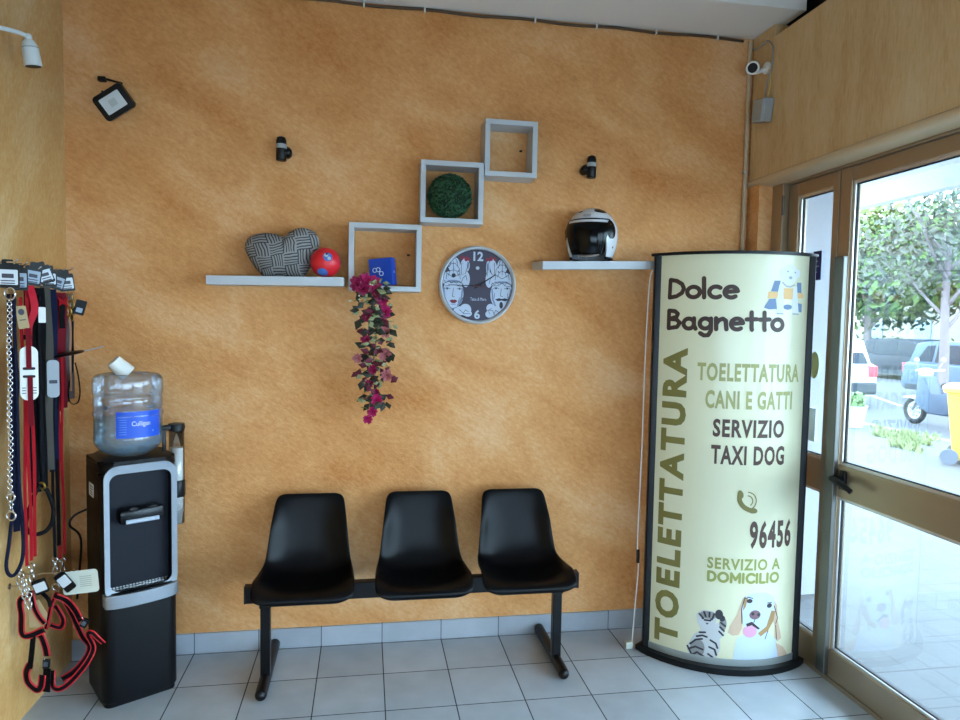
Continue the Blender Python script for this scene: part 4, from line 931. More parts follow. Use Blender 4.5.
# 1 chain
t = thing('chain_lead', 'silver twisted chain lead at the left end of the lead display', 'dog lead', (.07, -.66, .93), 0, 'dog leads hanging on the left wall')
header(t, .065, -.655, 1.765, .072, .088, 22, M_lab1)
q = MB(); q.torus((.07, -.655, 1.70), .022, .004, (.3, 1, 0), 20, 8); q.build('top_ring', M_chrome, t, smooth=True, world=True)
q = MB()
for k in range(64):
    z = 1.675-k*.0112; q.torus((.07+.002*math.sin(k*.3), -.660-.0003*k, z), .0072, .0019, (math.cos(k*1.57+.4), math.sin(k*1.57+.4), .0), 10, 5, 1.0, 1.0)
q.build('chain', M_chrome, t, smooth=True, world=True)
for z, r_ in ((.955, .015), (.885, .017)):
    q = MB(); q.torus((.072, -.682, z), r_, .0035, (.2, 1, 0), 18, 6); q.build('end_ring', M_chrome, t, smooth=True, world=True)
q = MB()
for k in range(4): q.torus((.072, -.681, .938-k*.011), .007, .002, (math.cos(k*1.57), math.sin(k*1.57), 0), 10, 5)
q.build('end_links', M_chrome, t, smooth=True, world=True)
# 2 navy rope
t = thing('rope_lead', 'navy rope lead with a long bottom loop beside the chain', 'dog lead', (.06, -.63, .65), 0, 'dog leads hanging on the left wall')
q = MB(); q.tube(smoothpath([(.05, -.622, 1.70), (.055, -.625, 1.3), (.06, -.628, 1.0), (.058, -.665, .80), (.055, -.688, .70), (.065, -.68, .66), (.075, -.655, .665), (.085, -.63, .72), (.085, -.63, .85), (.075, -.628, 1.0), (.07, -.62, 1.3), (.065, -.618, 1.70)], 5), .0065, 8); q.build('rope', M_navy, t, smooth=True, world=True)
q = MB(); strand(q, .05, -.60, 1.5, .80, .022, ang=40); q.build('wide_strap', mat('navy webbing', (14, 18, 40), .8, spec=.15), t, world=True)
header(t, .07, -.585, 1.758, .056, .085, 30, M_lab2)
# 3 red lead with white card and coral collar
t = lead('bright red lead with white slotted card', .088, -.575, 1.69, .665, .011, M_red, 3, None, True, 35, .014)
q = MB(); Mx = Matrix.Translation((.105, -.60, 1.405)) @ Matrix.Rotation(R(20), 4, 'Z') @ XZ
q.prism(rrect(.058, .205, .027, 8), -.0015, .0015, Mx); c = q.build('white_card', M_card, t, world=True)
q = MB(); q.prism(rrect(.040, .010, .0045, 4, 0, .018), .0017, .0026, Mx); q.prism(rrect(.040, .010, .0045, 4, 0, -.012), .0017, .0026, Mx); q.build('card_slots', M_black, c, world=True)
q = MB()
for k in range(3): q.prism(rrect(.012, .003, .001, 1, -.017, -.055-.01*k), .0017, .0022, Mx); q.prism(rrect(.012, .003, .001, 1, .017, -.055-.01*k), .0017, .0022, Mx)
q.build('card_printing', M_print, c, world=True)
q = MB()
q.ribbon([Mx @ Vector((0, z, .004)) for z in (.17, .10, .018)], .017, .003, (.94, .34, 0)); q.ribbon([Mx @ Vector((.003, z, .004)) for z in (-.012, -.06, -.11, -.2)], .017, .003, (.94, .34, 0)); q.build('threaded_strap', M_dred, t, world=True)
t = thing('dog_collar', 'coral red collar hanging above the white slotted card', 'dog collar', (.10, -.56, 1.56))
q = MB(); q.ribbon(smoothpath([(.095, -.56, 1.735), (.108, -.565, 1.69), (.112, -.565, 1.64), (.095, -.57, 1.59), (.088, -.572, 1.55)]), .024, .003, (.82, .57, 0)); q.ribbon(smoothpath([(.085, -.555, 1.735), (.085, -.55, 1.66), (.083, -.56, 1.56)]), .022, .003, (.82, .57, 0)); q.build('strap', M_pink, t, world=True)
q = MB(); q.box((.088, -.573, 1.54), (.03, .012, .02), bev=.003); q.build('buckle', M_black, t, world=True)
q = MB(); Mk = Matrix.Translation((.085, -.60, 1.615)) @ Matrix.Rotation(R(25), 4, 'Z') @ Matrix.Rotation(R(-8), 4, 'Y') @ XZ
q.prism(rrect(.034, .085, .005, 3), -.001, .001, Mk); kt = q.build('swing_ticket', M_kraft, t, world=True); q = MB(); q.prism(ellipse(0, .02, .010, .012, 14), .0012, .0016, Mk); q.prism(rrect(.02, .004, .001, 1, 0, -.01), .0012, .0016, Mk); q.build('ticket_printing', M_print, kt, world=True)
q = MB(); Mk = Matrix.Translation((.125, -.535, 1.625)) @ Matrix.Rotation(R(25), 4, 'Z') @ XZ; q.prism(rrect(.024, .06, .003, 2), -.001, .001, Mk); o = q.build('price_tag', M_card); tag(o, 'small white price tag hanging beside the coral collar', 'tag')
# 4 black leads
lead('wide black webbing lead right of the red lead', .085, -.50, 1.73, .93, .042, M_blackr, 2, (.058, .075, 40, M_lab2, 8), False, 35, .022)
t = thing('rope_lead', 'black rope lead with round loop and brass ring', 'dog lead', (.09, -.50, .78), 0, 'dog leads hanging on the left wall')
q = MB(); lp = [(.10, -.505, 1.70), (.10, -.505, 1.3), (.105, -.505, .98), (.118, -.50, .93), (.135, -.495, .86), (.13, -.50, .80), (.105, -.515, .768), (.07, -.54, .775), (.06, -.55, .82), (.075, -.53, .90), (.095, -.508, .965)]
q.tube(smoothpath(lp, 5), .008, 8); q.build('rope', mat('black rope', (10, 11, 15), .75, spec=.2, bump=.4, bscale=500), t, smooth=True, world=True)
MB().torus((.103, -.512, .955), .013, .004, (.3, 1, .2), 16, 6).build('ring', M_gold, t, smooth=True, world=True)
# 5 grey
t = lead('grey brown webbing lead with printed see-through tag', .095, -.425, 1.74, 1.0, .034, M_gry, 1, (.055, .07, 40, M_lab1, -20), False, 35)
q = MB(); Mk = Matrix.Translation((.118, -.435, 1.37)) @ Matrix.Rotation(R(25), 4, 'Z') @ XZ; q.prism(rrect(.042, .15, .015, 5), -.001, .001, Mk); k_ = q.build('plastic_tag', mat('grey clear plastic', (150, 154, 158), .3), t, world=True)
q = MB(); q.prism(rrect(.028, .014, .003, 2, 0, -.012), .0012, .0018, Mk); q.build('tag_printing', M_print, k_, world=True)
# 6 navy
lead('navy blue flat lead between the grey and crimson leads', .085, -.36, 1.73, .98, .022, mat('navy flat webbing', (16, 22, 48), .8, spec=.15), 2, (.05, .07, 35, M_lab1, 0), False)
lead('narrow black cord lead ending in a snap hook', .10, -.405, 1.62, .63, .011, M_blackr, 1, None, True)
# 7 red and crimson
lead('crimson flat lead with wide lower end', .085, -.285, 1.72, 1.22, .030, M_dred, 2, (.052, .07, 40, M_lab2, 15), False, 35, .014)
lead('long red and black striped lead ending above the large harness', .095, -.325, 1.45, .60, .010, M_red, 2, None, True, 35, .016)
t = thing('dog_lead', 'long black lead lying against the red striped lead', 'dog lead', (.09, -.345, .66), 0, 'dog leads hanging on the left wall'); q = MB(); strand(q, .092, -.348, 1.45, .66, .014, sway=.004); q.build('strap', M_blackr, t, world=True)
# 8 brown
lead('dark brown leather lead near the room corner', .085, -.205, 1.72, 1.25, .020, M_brown, 2, (.06, .075, 40, M_lab1, -8), False, 35, .02)
t = thing('dog_lead', 'black lead with open wrist loop nearest the room corner', 'dog lead', (.09, -.19, 1.22), 0, 'dog leads hanging on the left wall')
q = MB(); q.ribbon(smoothpath([(.10, -.20, 1.66), (.10, -.20, 1.42), (.095, -.215, 1.36), (.088, -.225, 1.29), (.095, -.215, 1.245), (.112, -.19, 1.245), (.118, -.18, 1.29), (.114, -.185, 1.36), (.106, -.195, 1.42)], 5), .012, .004, (.5, -.85, 0)); q.build('strap', M_blackr, t, world=True)
q = MB(); Mk = Matrix.Translation((.125, -.185, 1.66)) @ Matrix.Rotation(R(20), 4, 'Z') @ Matrix.Rotation(R(15), 4, 'Y') @ XZ; q.prism(rrect(.042, .065, .004, 2), -.001, .001, Mk); kk = q.build('black_tag', M_cardblk, t, world=True)
q = MB(); q.prism(rrect(.024, .02, .003, 2, 0, -.012), .0012, .0018, Mk); q.build('tag_printing', M_lab2, kk, world=True)
t = thing('carabiner_collar', 'tangle of brass and silver clips below the header cards', 'dog collar', (.10, -.235, 1.6))
q = MB()
for dz, dx in ((0, 0), (-.03, .008), (-.06, -.004), (-.085, .006)): q.torus((.105+dx, -.238, 1.70+dz), .012, .003, (.4+dx*30, 1, .1), 14, 6, 1, 1.4)
q.build('clips', M_gold, t, smooth=True, world=True); q = MB(); strand(q, .105, -.238, 1.61, 1.30, .007, sway=.003); q.build('strap', mat('tan leather', (150, 92, 50), .5), t, world=True)
t = thing('bow_collar', 'small red bow collar high on the lead display', 'dog collar', (.10, -.31, 1.63)); q = MB(); q.prism([(-.018, .02), (0, .005), (.018, .024), (.014, 0), (.02, -.022), (0, -.006), (-.016, -.02), (-.012, 0)], -.006, .006, Matrix.Translation((.11, -.315, 1.68)) @ Matrix.Rotation(R(25), 4, 'Z') @ XZ); q.build('bow', M_red, t, world=True); q = MB(); strand(q, .105, -.312, 1.67, 1.57, .02, sway=.002); q.build('strap', M_blackr, t, world=True)
q = MB(); Md = Matrix.Translation((.118, -.305, 1.462)) @ Matrix.Rotation(R(28), 4, 'Z') @ Matrix.Rotation(R(-12), 4, 'Y'); q.lathe([(0, -.006), (.06, -.004), (.066, 0), (.06, .005), (0, .008)], seg=28, M=Md)
t = thing('disc_toy', 'thin black flying disc wedged level among the leads', 'toy', (.135, -.285, 1.45)); q.build('disc', M_black, t, smooth=40, world=True); MB().cyl((.17, -.275, 1.474), (.23, -.22, 1.492), .0025, seg=8).build('string', M_grey, t, world=True)
for k, (y, z, l_, lb) in enumerate(((-.655, 1.815, .10, 'chrome peg holding the chain lead at the left end'), (-.585, 1.81, .10, 'chrome peg holding the navy rope lead'), (-.50, 1.80, .11, 'chrome peg holding the wide black lead'), (-.425, 1.80, .11, 'chrome peg holding the grey lead'), (-.36, 1.80, .11, 'chrome peg holding the navy flat lead'), (-.285, 1.81, .11, 'chrome peg holding the crimson lead'), (-.205, 1.82, .11, 'chrome peg holding the brown lead nearest the corner'), (-.46, .585, .20, 'low chrome peg holding the large harness'), (-.56, .575, .12, 'low chrome peg holding the small harness'))): peg(y, z, l_, lb)

# harnesses
def hstrap(parent, pts, y, w=.020, name='strap', bend=.02, piping=True, smooth_n=6):
    P = smoothpath([(x, y+bend*math.sin(i*1.7+x*30), z) for i, (x, z) in enumerate(pts)], smooth_n)
    n = len(P); q = MB(); wd = []; eL = []; eR = []
    for i in range(n):
        d = (P[min(i+1, n-1)]-P[max(i-1, 0)]).normalized(); a = d.cross(Vector((.25, 1, .1))).normalized(); wd.append(a); eL.append(P[i]+a*w/2); eR.append(P[i]-a*w/2)
    q.ribbon(P, w, .004, wd); s = q.build(name, M_blackr, parent, world=True)
    if piping:
        q = MB(); q.tube(eL, .0032, 6); q.tube(eR, .0032, 6); q.build('red_piping', M_redp, s, world=True, smooth=True)
    return s
def buckle(parent, x, y, z, rot):
    q = MB(); q.box((x, y, z), (.026, .014, .038), (0, R(rot), 0), bev=.004); b_ = q.build('buckle', M_black, parent, world=True)
    q = MB(); q.box((x, y-.008, z+.002), (.016, .003, .018), (0, R(rot), 0)); q.build('buckle_insert', mat('grey blue buckle', (70, 80, 92), .4), b_, world=True)
    q = MB(); q.sphere((x-.004, y-.009, z+.025), .004, 8, 6); q.build('rivet', M_chrome, b_, world=True, smooth=True)
t = thing('dog_harness', 'large red and black dog harness in front of the water cooler side', 'dog harness', (.17, -.45, .1), 0, 'dog harnesses')
y = -.47
hstrap(t, [(.134, .50), (.165, .47), (.199, .43), (.225, .39)], y, .026)
buckle(t, .236, y-.005, .378, 28)
hstrap(t, [(.302, .286), (.285, .316), (.264, .340), (.247, .325), (.262, .268), (.248, .222), (.213, .173), (.172, .130), (.137, .112), (.112, .125), (.108, .18)], y, .018, bend=.012)
hstrap(t, [(.137, .472), (.159, .413), (.175, .368), (.209, .302), (.231, .249), (.213, .198), (.172, .15), (.126, .122)], y+.05, .022, bend=.008)
hstrap(t, [(.134, .51), (.114, .46), (.099, .404), (.087, .357)], y, .012, bend=.006)
hstrap(t, [(.058, .345), (.078, .335), (.091, .29), (.095, .25)], y-.01, .024, bend=.004)
hstrap(t, [(.119, .447), (.146, .389), (.133, .352), (.096, .365)], y+.02, .018, bend=.006)
buckle(t, .096, y-.015, .222, 4)
hstrap(t, [(.096, .20), (.094, .15), (.092, .104)], y-.01, .030, bend=.002, piping=False)
MB().torus((.13, y, .53), .014, .003, (0, 1, .2), 16, 6).cyl((.13, y, .545), (.135, -.46, .585), .003, seg=8).build('d_ring', M_chrome, t, smooth=True, world=True)
Mk = Matrix.Translation((.17, y-.015, .556)) @ Matrix.Rotation(R(-38), 4, 'Y') @ XZ
q = MB(); q.prism(rrect(.044, .085, .008, 3), -.003, .003, Mk); kk = q.build('black_tag', M_cardblk, t, world=True)
q = MB(); q.prism(rrect(.040, .042, .003, 2, 0, .004), .0032, .004, Mk); q.build('tag_label', M_lab1, kk, world=True)
Mk = Matrix.Translation((.222, y-.002, .548)) @ Matrix.Rotation(R(-5), 4, 'Y') @ XZ
q = MB(); q.prism(rrect(.135, .095, .014, 5), -.0008, .0008, Mk); kk = q.build('size_card', M_card2, t, world=True)
q = MB()
for k in range(6): q.prism(rrect(.045, .0025, .001, 1, .02, .022-.008*k), .001, .0014, Mk)
q.build('card_printing', mat('pale print grey', (150, 150, 140), .6), kk, world=True)

t = thing('dog_harness', 'small red and black harness hanging left of the large one', 'dog harness', (.09, -.55, .15), 0, 'dog harnesses')
y = -.57
hstrap(t, [(.08, .541), (.045, .521), (.050, .463), (.048, .392), (.072, .379), (.127, .401)], y, .022, bend=.004)
hstrap(t, [(.082, .556), (.096, .491), (.112, .448), (.13, .425)], y, .018, bend=.004)
hstrap(t, [(.085, .564), (.115, .54), (.135, .51), (.142, .483)], y+.02, .016, bend=.003, piping=False)
hstrap(t, [(.088, .385), (.082, .308), (.074, .25)], y, .020, bend=.003, piping=False)
hstrap(t, [(.074, .266), (.062, .236), (.068, .195), (.093, .162), (.112, .175), (.118, .22)], y, .024, bend=.003)
q = MB(); Mk = Matrix.Translation((.10, y+.01, .46)) @ XZ; q.prism([(-.03, .04), (.005, .06), (.035, .0), (.03, -.04), (0, -.055), (-.03, -.05)], -.001, .001, Mk); kk = q.build('backing_card', M_kraft, t, world=True)
MB().torus((.085, y, .572), .012, .003, (0, 1, .2), 16, 6).build('d_ring', M_chrome, t, smooth=True, world=True)
Mk = Matrix.Translation((.122, y-.012, .578)) @ Matrix.Rotation(R(-20), 4, 'Y') @ XZ
q = MB(); q.prism(rrect(.05, .058, .006, 3), -.003, .003, Mk); kk = q.build('black_tag', M_cardblk, t, world=True)
q = MB(); q.prism(rrect(.044, .034, .003, 2, 0, -.002), .0032, .004, Mk); q.build('tag_label', M_lab1, kk, world=True)
for k, (x, yy, z) in enumerate(((.075, -.60, .65), (.10, -.615, .60))):
    t = thing('clip_bunch', ('bunch of chrome snap hooks beside the navy rope loop', 'lower bunch of chrome snap hooks above the small harness')[k], 'clip', (x, yy, z-.06), 0, 'bunches of chrome clips')
    for j in range(3): snap_hook(t, x+.014*j-.02, yy-.012*j, z-.016*j, .9)

# ------------------------------------------------------------------ outside
GZ = -.1
sbox('pavement', M_pave, (3.53, -12, GZ-.1), (10.3, 30, GZ), 'pale paved forecourt outside the door')
sbox('road', M_road, (10.3, -12, GZ-.12), (21.5, 45, GZ-.02), 'grey street with parked cars')
sbox('verge', mat('pale dirt verge', (110, 112, 92), .9), (21.5, -12, GZ-.12), (60, 60, GZ))
sbox('kerb', M_conc, (10.3, -12, GZ-.1), (10.45, 30, GZ+.005))
sbox('door_step', M_conc, (3.53, -5, GZ), (3.75, .2, -.02))
for k, (ya, yb, xa) in enumerate(((10.2, 14.2, 13.4), (4.5, 8.2, 13.4))):
    o = MB().prism([(xa, ya), (xa+.12, ya), (xa+2.0, yb), (xa+1.88, yb)], GZ-.02, GZ-.015).build('parking_line', M_white); tag(o, ('white parking line in front of the blue car', 'white parking line behind the yellow bin')[k], 'road marking', 'white parking lines')
sbox('canopy', M_white, (3.6, -8, 2.66), (5.0, 8, 2.76), 'white canopy over the shop front')
sbox('canopy_fascia', M_white, (4.93, -8, 2.525), (5.03, 8, 2.66))
sbox('outer_wall', mat('pale blue grey render', (154, 160, 168), .8, var=.05, vscale=2), (3.62, .50, GZ), (4.28, .70, 2.66), 'pale rendered wall outside the narrow pane')
sbox('far_wall', M_conc, (24.5, -5, GZ), (24.7, 60, 1.1), 'low pale wall behind the street')
# grass
rnd = random.Random(5); q = MB()
for _ in range(1500):
    a = rnd.random()*6.283; r_ = math.sqrt(rnd.random())*(1+.35*math.sin(3*a+1)+.2*math.sin(7*a)); x = 9.75+r_*math.cos(a)*.35+.55*r_*math.sin(a); y = 5.95+r_*math.sin(a)*.85-.15*r_*math.cos(a); h = rnd.uniform(.03, .12); an = rnd.random()*6.283; w_ = rnd.uniform(.01, .02)
    q._add([(x-w_*math.cos(an), y-w_*math.sin(an), GZ), (x+w_*math.cos(an), y+w_*math.sin(an), GZ), (x+rnd.uniform(-.07, .07), y+rnd.uniform(-.07, .07), GZ+h)], [[0, 1, 2]])
o = q.build('grass_patch', mat('weedy grass', (128, 138, 96), .8, var=.3, vscale=6)); tag(o, 'patch of weeds and grass in the pavement beside the yellow bin', 'grass', kind='stuff')
# yellow wheelie bin
t = thing('wheelie_bin', 'yellow wheeled bin on the pavement outside', 'bin', (9.17, 4.08, GZ), R(38))
M_yel = mat('yellow plastic', (206, 170, 72), .45)
q = MB(); V = []; F = []
for z, hx, hy in ((.06, .20, .25), (.95, .28, .34)):
    for p in rrect(hx*2, hy*2, .04, 3): V.append((p[0], p[1], z))
n = len(V)//2; F = [[i, (i+1) % n, n+(i+1) % n, n+i] for i in range(n)]+[list(range(n))[::-1], [n+i for i in range(n)]]
q._add(V, F); q.build('body', M_yel, t, smooth=40)
MB().prism(rrect(.62, .74, .04, 4), .93, .975, bev=.008).build('rim', M_yel, t)
q = MB(); q.prism(rrect(.60, .74, .05, 4), .976, 1.03, bev=.02); q.cyl((-.31, .36, 1.0), (.31, .36, 1.0), .02); q.build('lid', mat('pale yellow lid', (242, 226, 170), .45), t)
for s in (-1, 1):
    q = MB(); q.cyl((s*.25, .27, .10), (s*.31, .27, .10), .10, seg=24); wv = q.build('wheel', mat('bin wheel grey', (90, 100, 112), .6), t, smooth=40)
q = MB(); q.box((-.05, -.262, .12), (.16, .006, .05)); q.build('recess_mark', mat('amber plastic', (216, 166, 40), .5), t)
# planter
t = thing('planter', 'white square planter with a small plant on the pavement', 'planter', (9.85, 7.2, GZ))
MB().lathe([(0, 0), (.15, 0), (.21, .36), (.22, .38), (.19, .38), (.18, .34), (0, .34)], seg=24).build('pot', M_white, t, smooth=40)
q = MB(); leaf_cloud(q, (0, 0, .46), (.2, .2, .16), 160, .06, rnd); q.build('leaves', mat('planter leaves', (110, 140, 90), .7), t)
# scooter (front towards +y)
t = thing('scooter', 'blue and white motor scooter parked by the yellow bin', 'scooter', (11.5, 7.0, GZ-.02))
M_tyre = mat('tyre rubber', (34, 38, 44), .8); M_scb = mat('scooter blue', (64, 80, 98), .4); M_rim = mat('wheel silver', (196, 204, 212), .4, .3)
def wheel(parent, c, r, w_, spokes=8):
    q = MB(); q.torus(c, r-w_*.45, w_*.5, (1, 0, 0), 28, 10); wh = q.build('wheel', M_tyre, parent, smooth=True)
    q = MB(); q.torus(c, r-w_*.95, .02, (1, 0, 0), 24, 6); q.cyl((c[0]-.04, c[1], c[2]), (c[0]+.04, c[1], c[2]), .05, seg=12)
    for k in range(spokes): a = 2*math.pi*k/spokes; q.tube([(c[0], c[1], c[2]), (c[0], c[1]+(r-w_)*math.cos(a), c[2]+(r-w_)*math.sin(a))], .016, 6)
    q.build('rim', M_rim, wh, smooth=True)
wheel(t, (0, .66, .25), .25, .10); wheel(t, (0, -.60, .25), .25, .11)
q = MB(); pts = [(.40, .55), (.45, .52), (.52, .30)]; q.prism([(.40, .56), (.93, .50), (.90, .34), (.58, .20), (.58, -.02), (.66, -.10), (.70, -.78), (.60, -.86), (.42, -.80), (.36, -.42), (.30, -.30), (.24, -.15), (.24, .28), (.36, .40)][::-1], -.13, .13, Matrix(((0, 0, 1, 0), (0, 1, 0, 0), (1, 0, 0, 0), (0, 0, 0, 1))), bev=.03); q.build('body', M_scb, t, smooth=30)
q = MB(); q.prism([(.39+.0, .30), (.50, .44), (.53, .66), (.49, .88), (.46, .90), (.48, .66), (.45, .46)], -.07, .07, Matrix(((0, 0, 1, 0), (0, 1, 0, 0), (1, 0, 0, 0), (0, 0, 0, 1))), bev=.01); q.build('front_fender', M_white, t)
q = MB(); q.box((0, -.35, .77), (.26, .72, .10), bev=.04); q.build('seat', M_black, t, smooth=40)
q = MB(); q.tube([(-.3, .36, 1.02), (-.1, .42, 1.0), (.1, .42, 1.0), (.3, .36, 1.02)], .018, 8); q.box((0, .46, .97), (.22, .16, .16), bev=.05); q.build('handlebar', mat('pale grey cowl', (206, 212, 216), .4), t, smooth=40)
q = MB(); q.sphere((0, .55, .97), .07, 14, 8, (1, .5, 1)); q.build('headlight', M_chrome, t, smooth=True)
for s in (-1, 1): q = MB(); q.tube([(s*.2, .40, 1.02), (s*.28, .38, 1.18)], .008, 6); q.sphere((s*.28, .38, 1.2), .06, 12, 8, (1, .3, .8)); q.build('mirror', M_grey, t, smooth=True)
q = MB(); q.tube([(-.05, .55, .55), (-.06, .66, .26)], .025, 8); q.tube([(.05, .55, .55), (.06, .66, .26)], .025, 8); q.build('fork', M_grey, t, smooth=True)
# cars: length along local y, front towards -y
def car(name, label, loc, rotz, L, W, H, color, dark_lower=True, suv=False, group='parked cars'):
    t = thing(name, label, 'car', loc, rotz, group)
    M_c = mat('car paint '+name, color, .4, spec=.35); M_gl = mat('car window', (34, 44, 56), .2, spec=.25); M_low = mat('dark sill', (50, 58, 68), .7)
    PM = Matrix(((0, 0, 1, 0), (1, 0, 0, 0), (0, 1, 0, 0), (0, 0, 0, 1)))
    f, r_ = -L/2, L/2; b0 = .22; belt = H*.60
    body = [(f+.05, b0), (f, .45), (f+.03, .62), (f+.18, .76), (f+.95, belt-.02), (r_-.15, belt+.02), (r_-.02, belt-.08), (r_, .55), (r_-.04, b0)]
    q = MB(); q.prism(body, -W/2, W/2, PM, bev=.05); q.build('body', M_c, t, smooth=30)
    gh = [(f+.85, belt-.06), (f+1.55, H-.06), (f+1.85, H), (r_-.75, H-.01), (r_-.35 if suv else r_-.5, H-.08), (r_-.06, belt-.04)]
    q = MB(); q.prism(gh, -W/2+.10, W/2-.10, PM, bev=.05); q.build('cabin', M_c, t, smooth=30)
    for s in (-1, 1):
        xa = s*(W/2-.098)
        for p in ([(f+1.15, belt+.03), (f+1.68, H-.13), (f+2.12, H-.09), (f+2.12, belt+.03)], [(f+2.2, belt+.03), (f+2.2, H-.09), (r_-1.05, H-.10), (r_-.95, belt+.05)], [(r_-.86, belt+.06), (r_-.95, H-.11), (r_-.72, H-.13), (r_-.38, belt+.06)]):
            q = MB(); q.prism(p, xa-.006, xa+.006, PM); q.build('side_window', M_gl, t)
        q = MB(); q.box((s*(W/2+.07), f+1.25, belt+.06), (.16, .08, .12), bev=.03); q.build('wing_mirror', M_c, t)
        q = MB(); q.prism([(f+.15, .2), (f+.15, .34), (r_-.15, .34), (r_-.15, .2)], s*W/2-.012, s*W/2+.012, PM); q.build('sill', M_low, t)
    def slant(y0, z0, y1, z1, w_, nm, mm):
        q = MB(); d_ = Vector((0, y1-y0, z1-z0)); n_ = Vector((0, d_.z, -d_.y)).normalized()*.008; n_ = n_ if (n_.y < 0) == (y0 < 0) else -n_
        q._add([(-w_, y0+n_.y, z0+n_.z), (w_, y0+n_.y, z0+n_.z), (w_*.9, y1+n_.y, z1+n_.z), (-w_*.9, y1+n_.y, z1+n_.z)], [[0, 1, 2, 3]]); q.build(nm, mm, t)
    slant(f+.92, belt+.03, f+1.5, H-.09, W/2-.17, 'windscreen', M_gl)
    y0, y1 = (r_-.06, r_-.35) if suv else (r_-.06, r_-.5)
    slant(y0-.02, belt+.02, y1-.0, H-.13, W/2-.19, 'rear_window', M_gl)
    for s in (-1, 1):
        q = MB(); q.box((s*(W/2-.13), r_-.02, belt-.14), (.22, .10, .26 if suv else .16), bev=.03); q.build('tail_light', mat('red lamp', (196, 70, 84), .25), t)
        q = MB(); q.box((s*(W/2-.2), f+.10, .66), (.3, .2, .12), bev=.04); q.build('headlight', M_chrome, t)
        for y in (f+.85, r_-.80): wheel(t, (s*(W/2-.09), y, .33), .33, .16, 7)
    q = MB(); q.box((0, r_-.02, .40), (W-.06, .12, .28), bev=.04); q.build('rear_bumper', M_low if dark_lower else M_c, t)
    q = MB(); q.box((0, f+.02, .38), (W-.06, .12, .22), bev=.04); q.build('front_bumper', M_low if dark_lower else M_c, t)
    q = MB(); q.box((0, r_+.035, .62), (.5, .02, .11)); q.build('number_plate', M_white, t)
    return t
RZ = GZ-.02
car('white_car', 'white car seen from behind beside the door stile', (11.95, 12.25, RZ), R(180), 4.1, 1.75, 1.55, (226, 226, 226), True, True)
car('blue_car', 'pale blue hatchback parked behind the scooter', (16.25, 10.35, RZ), 0, 4.1, 1.75, 1.48, (84, 102, 120), False, True)
car('dark_car', 'dark blue car furthest back in the street', (20.3, 17.2, RZ), R(0), 4.2, 1.75, 1.42, (30, 38, 52), False)
# trees
M_bark = mat('grey bark', (120, 110, 112), .9, var=.2, vscale=10)
def tree(name, label, x, y, h_tr, r_tr, crown, n, size, col, seed, cat='tree', group='street trees'):
    t = thing(name, label, cat, (x, y, GZ), 0, group); rd = random.Random(seed)
    q = MB(); q.tube(smoothpath([(0, 0, 0), (.03, .02, h_tr*.5), (-.04, .0, h_tr), (.02, .05, h_tr+1.2)], 4), [r_tr*(1-.45*k/12) for k in range(13)], 10)
    for k in range(7):
        a = k*2.4; z = h_tr*.75+k*.25; q.tube(smoothpath([(0, 0, z), (.5*math.cos(a), .5*math.sin(a), z+.6), (1.0*math.cos(a), 1.0*math.sin(a), z+1.4)], 3), [r_tr*.4*(1-.1*j) for j in range(7)], 6)
    q.build('trunk', M_bark, t, smooth=True)
    q = MB()
    for (cx, cy, cz, rx, ry, rz_) in crown: leaf_cloud(q, (cx, cy, cz), (rx, ry, rz_), n, size, rd, .35)
    q.build('crown', mat('leaves '+name+str(seed), col, .7, var=.35, vscale=1.2), t)
tree('street_tree', 'slim street tree between the scooter and the blue car', 13.3, 8.95, 2.3, .11, [(0, 0, 3.6, 1.4, 1.4, 1.3), (-.5, .9, 3.3, 1.1, 1.1, 1.0), (.2, -.9, 4.2, 1.2, 1.2, 1.0)], 700, .085, (84, 88, 78), 21)
tree('street_tree', 'broad pale green tree behind the parked white car', 21.8, 21.5, 2.2, .18, [(0, 0, 4.0, 2.6, 2.6, 2.4), (-1.5, 2.0, 3.4, 2.2, 2.2, 2.0), (1.5, -1.5, 4.6, 2.4, 2.4, 2.2)], 1500, .19, (84, 108, 58), 22)
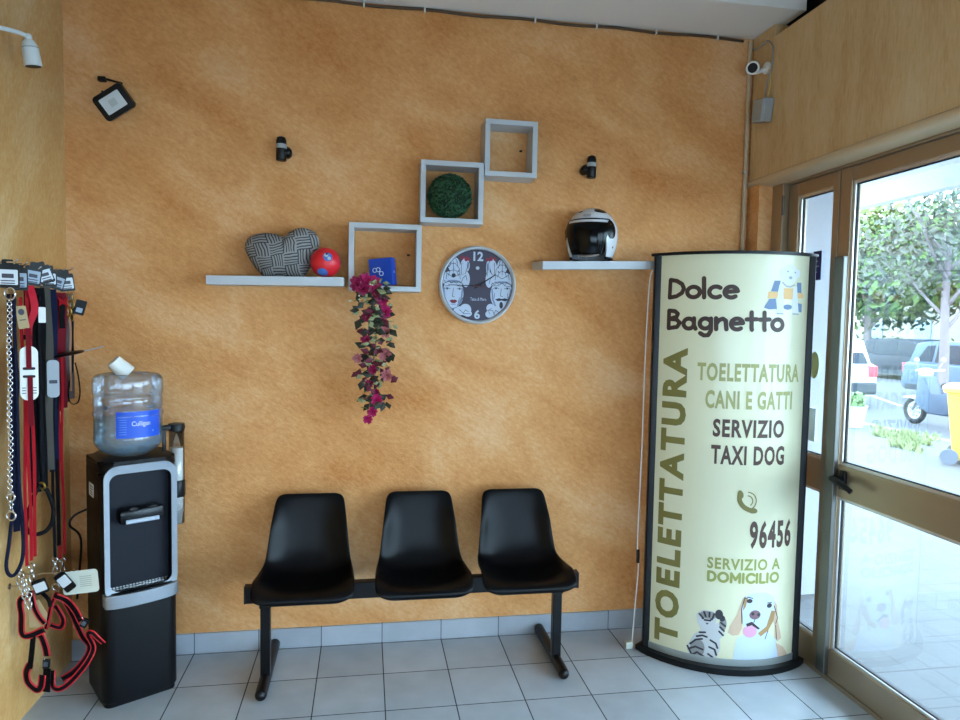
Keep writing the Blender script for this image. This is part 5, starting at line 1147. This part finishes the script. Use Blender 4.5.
tree('street_tree', 'tall blue green tree at the back of the street', 26.5, 21.5, 2.8, .2, [(0, 0, 5.5, 3.2, 3.2, 3.0), (-1.5, 2.0, 4.0, 2.6, 2.6, 2.4), (1.5, -3, 5.0, 3.0, 3.0, 2.8)], 1500, .23, (74, 98, 82), 23)
tree('street_tree', 'yellow green tree seen beside the door stile', 24.0, 28.0, 2.5, .2, [(0, 0, 4.6, 2.8, 3.0, 2.8), (-1.0, 3.0, 4.0, 2.6, 2.6, 2.4), (1, -2.0, 6.0, 2.6, 2.6, 2.2)], 1500, .23, (104, 116, 62), 24)
tree('street_tree', 'far tree with reddish leaves behind the slim street tree', 27.5, 16.5, 2.6, .2, [(0, 0, 4.6, 2.8, 2.8, 2.6), (0, 2.4, 4.2, 2.2, 2.2, 2.0), (0, -2.6, 4.4, 2.4, 2.4, 2.2)], 1500, .23, (112, 100, 82), 25)
q = MB(); rnd = random.Random(9)
for k in range(14): leaf_cloud(q, (23.6+rnd.uniform(-.2, .2), 15+k*1.15, .65), (.6, .8, .7), 130, .12, rnd)
o = q.build('hedge', mat('hedge leaves', (62, 88, 44), .7, var=.3, vscale=2)); tag(o, 'green hedge running along the pale far wall', 'hedge')
for (nm, lb, lo, hi, col) in (('far_building', 'pale cream building far behind the street trees', (36, 24, GZ), (44, 40, 7.5), (140, 136, 128)), ('far_building', 'pale blue building far behind the tall trees', (38, 8, GZ), (46, 22, 6.0), (110, 128, 144))):
    t = thing(nm, lb, 'building', ((lo[0]+hi[0])/2, (lo[1]+hi[1])/2, GZ), 0, 'buildings behind the trees')
    MB().box([(a+b)/2 for a, b in zip(lo, hi)], [b-a for a, b in zip(lo, hi)]).build('walls', mat(lb[:12], col, .8), t, world=True)
    MB().box(((lo[0]+hi[0])/2, (lo[1]+hi[1])/2, hi[2]+.15), (hi[0]-lo[0]+.6, hi[1]-lo[1]+.6, .3)).build('roof', M_conc, t, world=True)
    for r_ in range(2):
        for c_ in range(4): MB().box((lo[0]-.02, lo[1]+2+c_*(hi[1]-lo[1]-4)/3, 1.6+r_*2.8), (.06, 1.2, 1.5)).build('window', mat('far window', (120, 140, 160), .2), t, world=True)
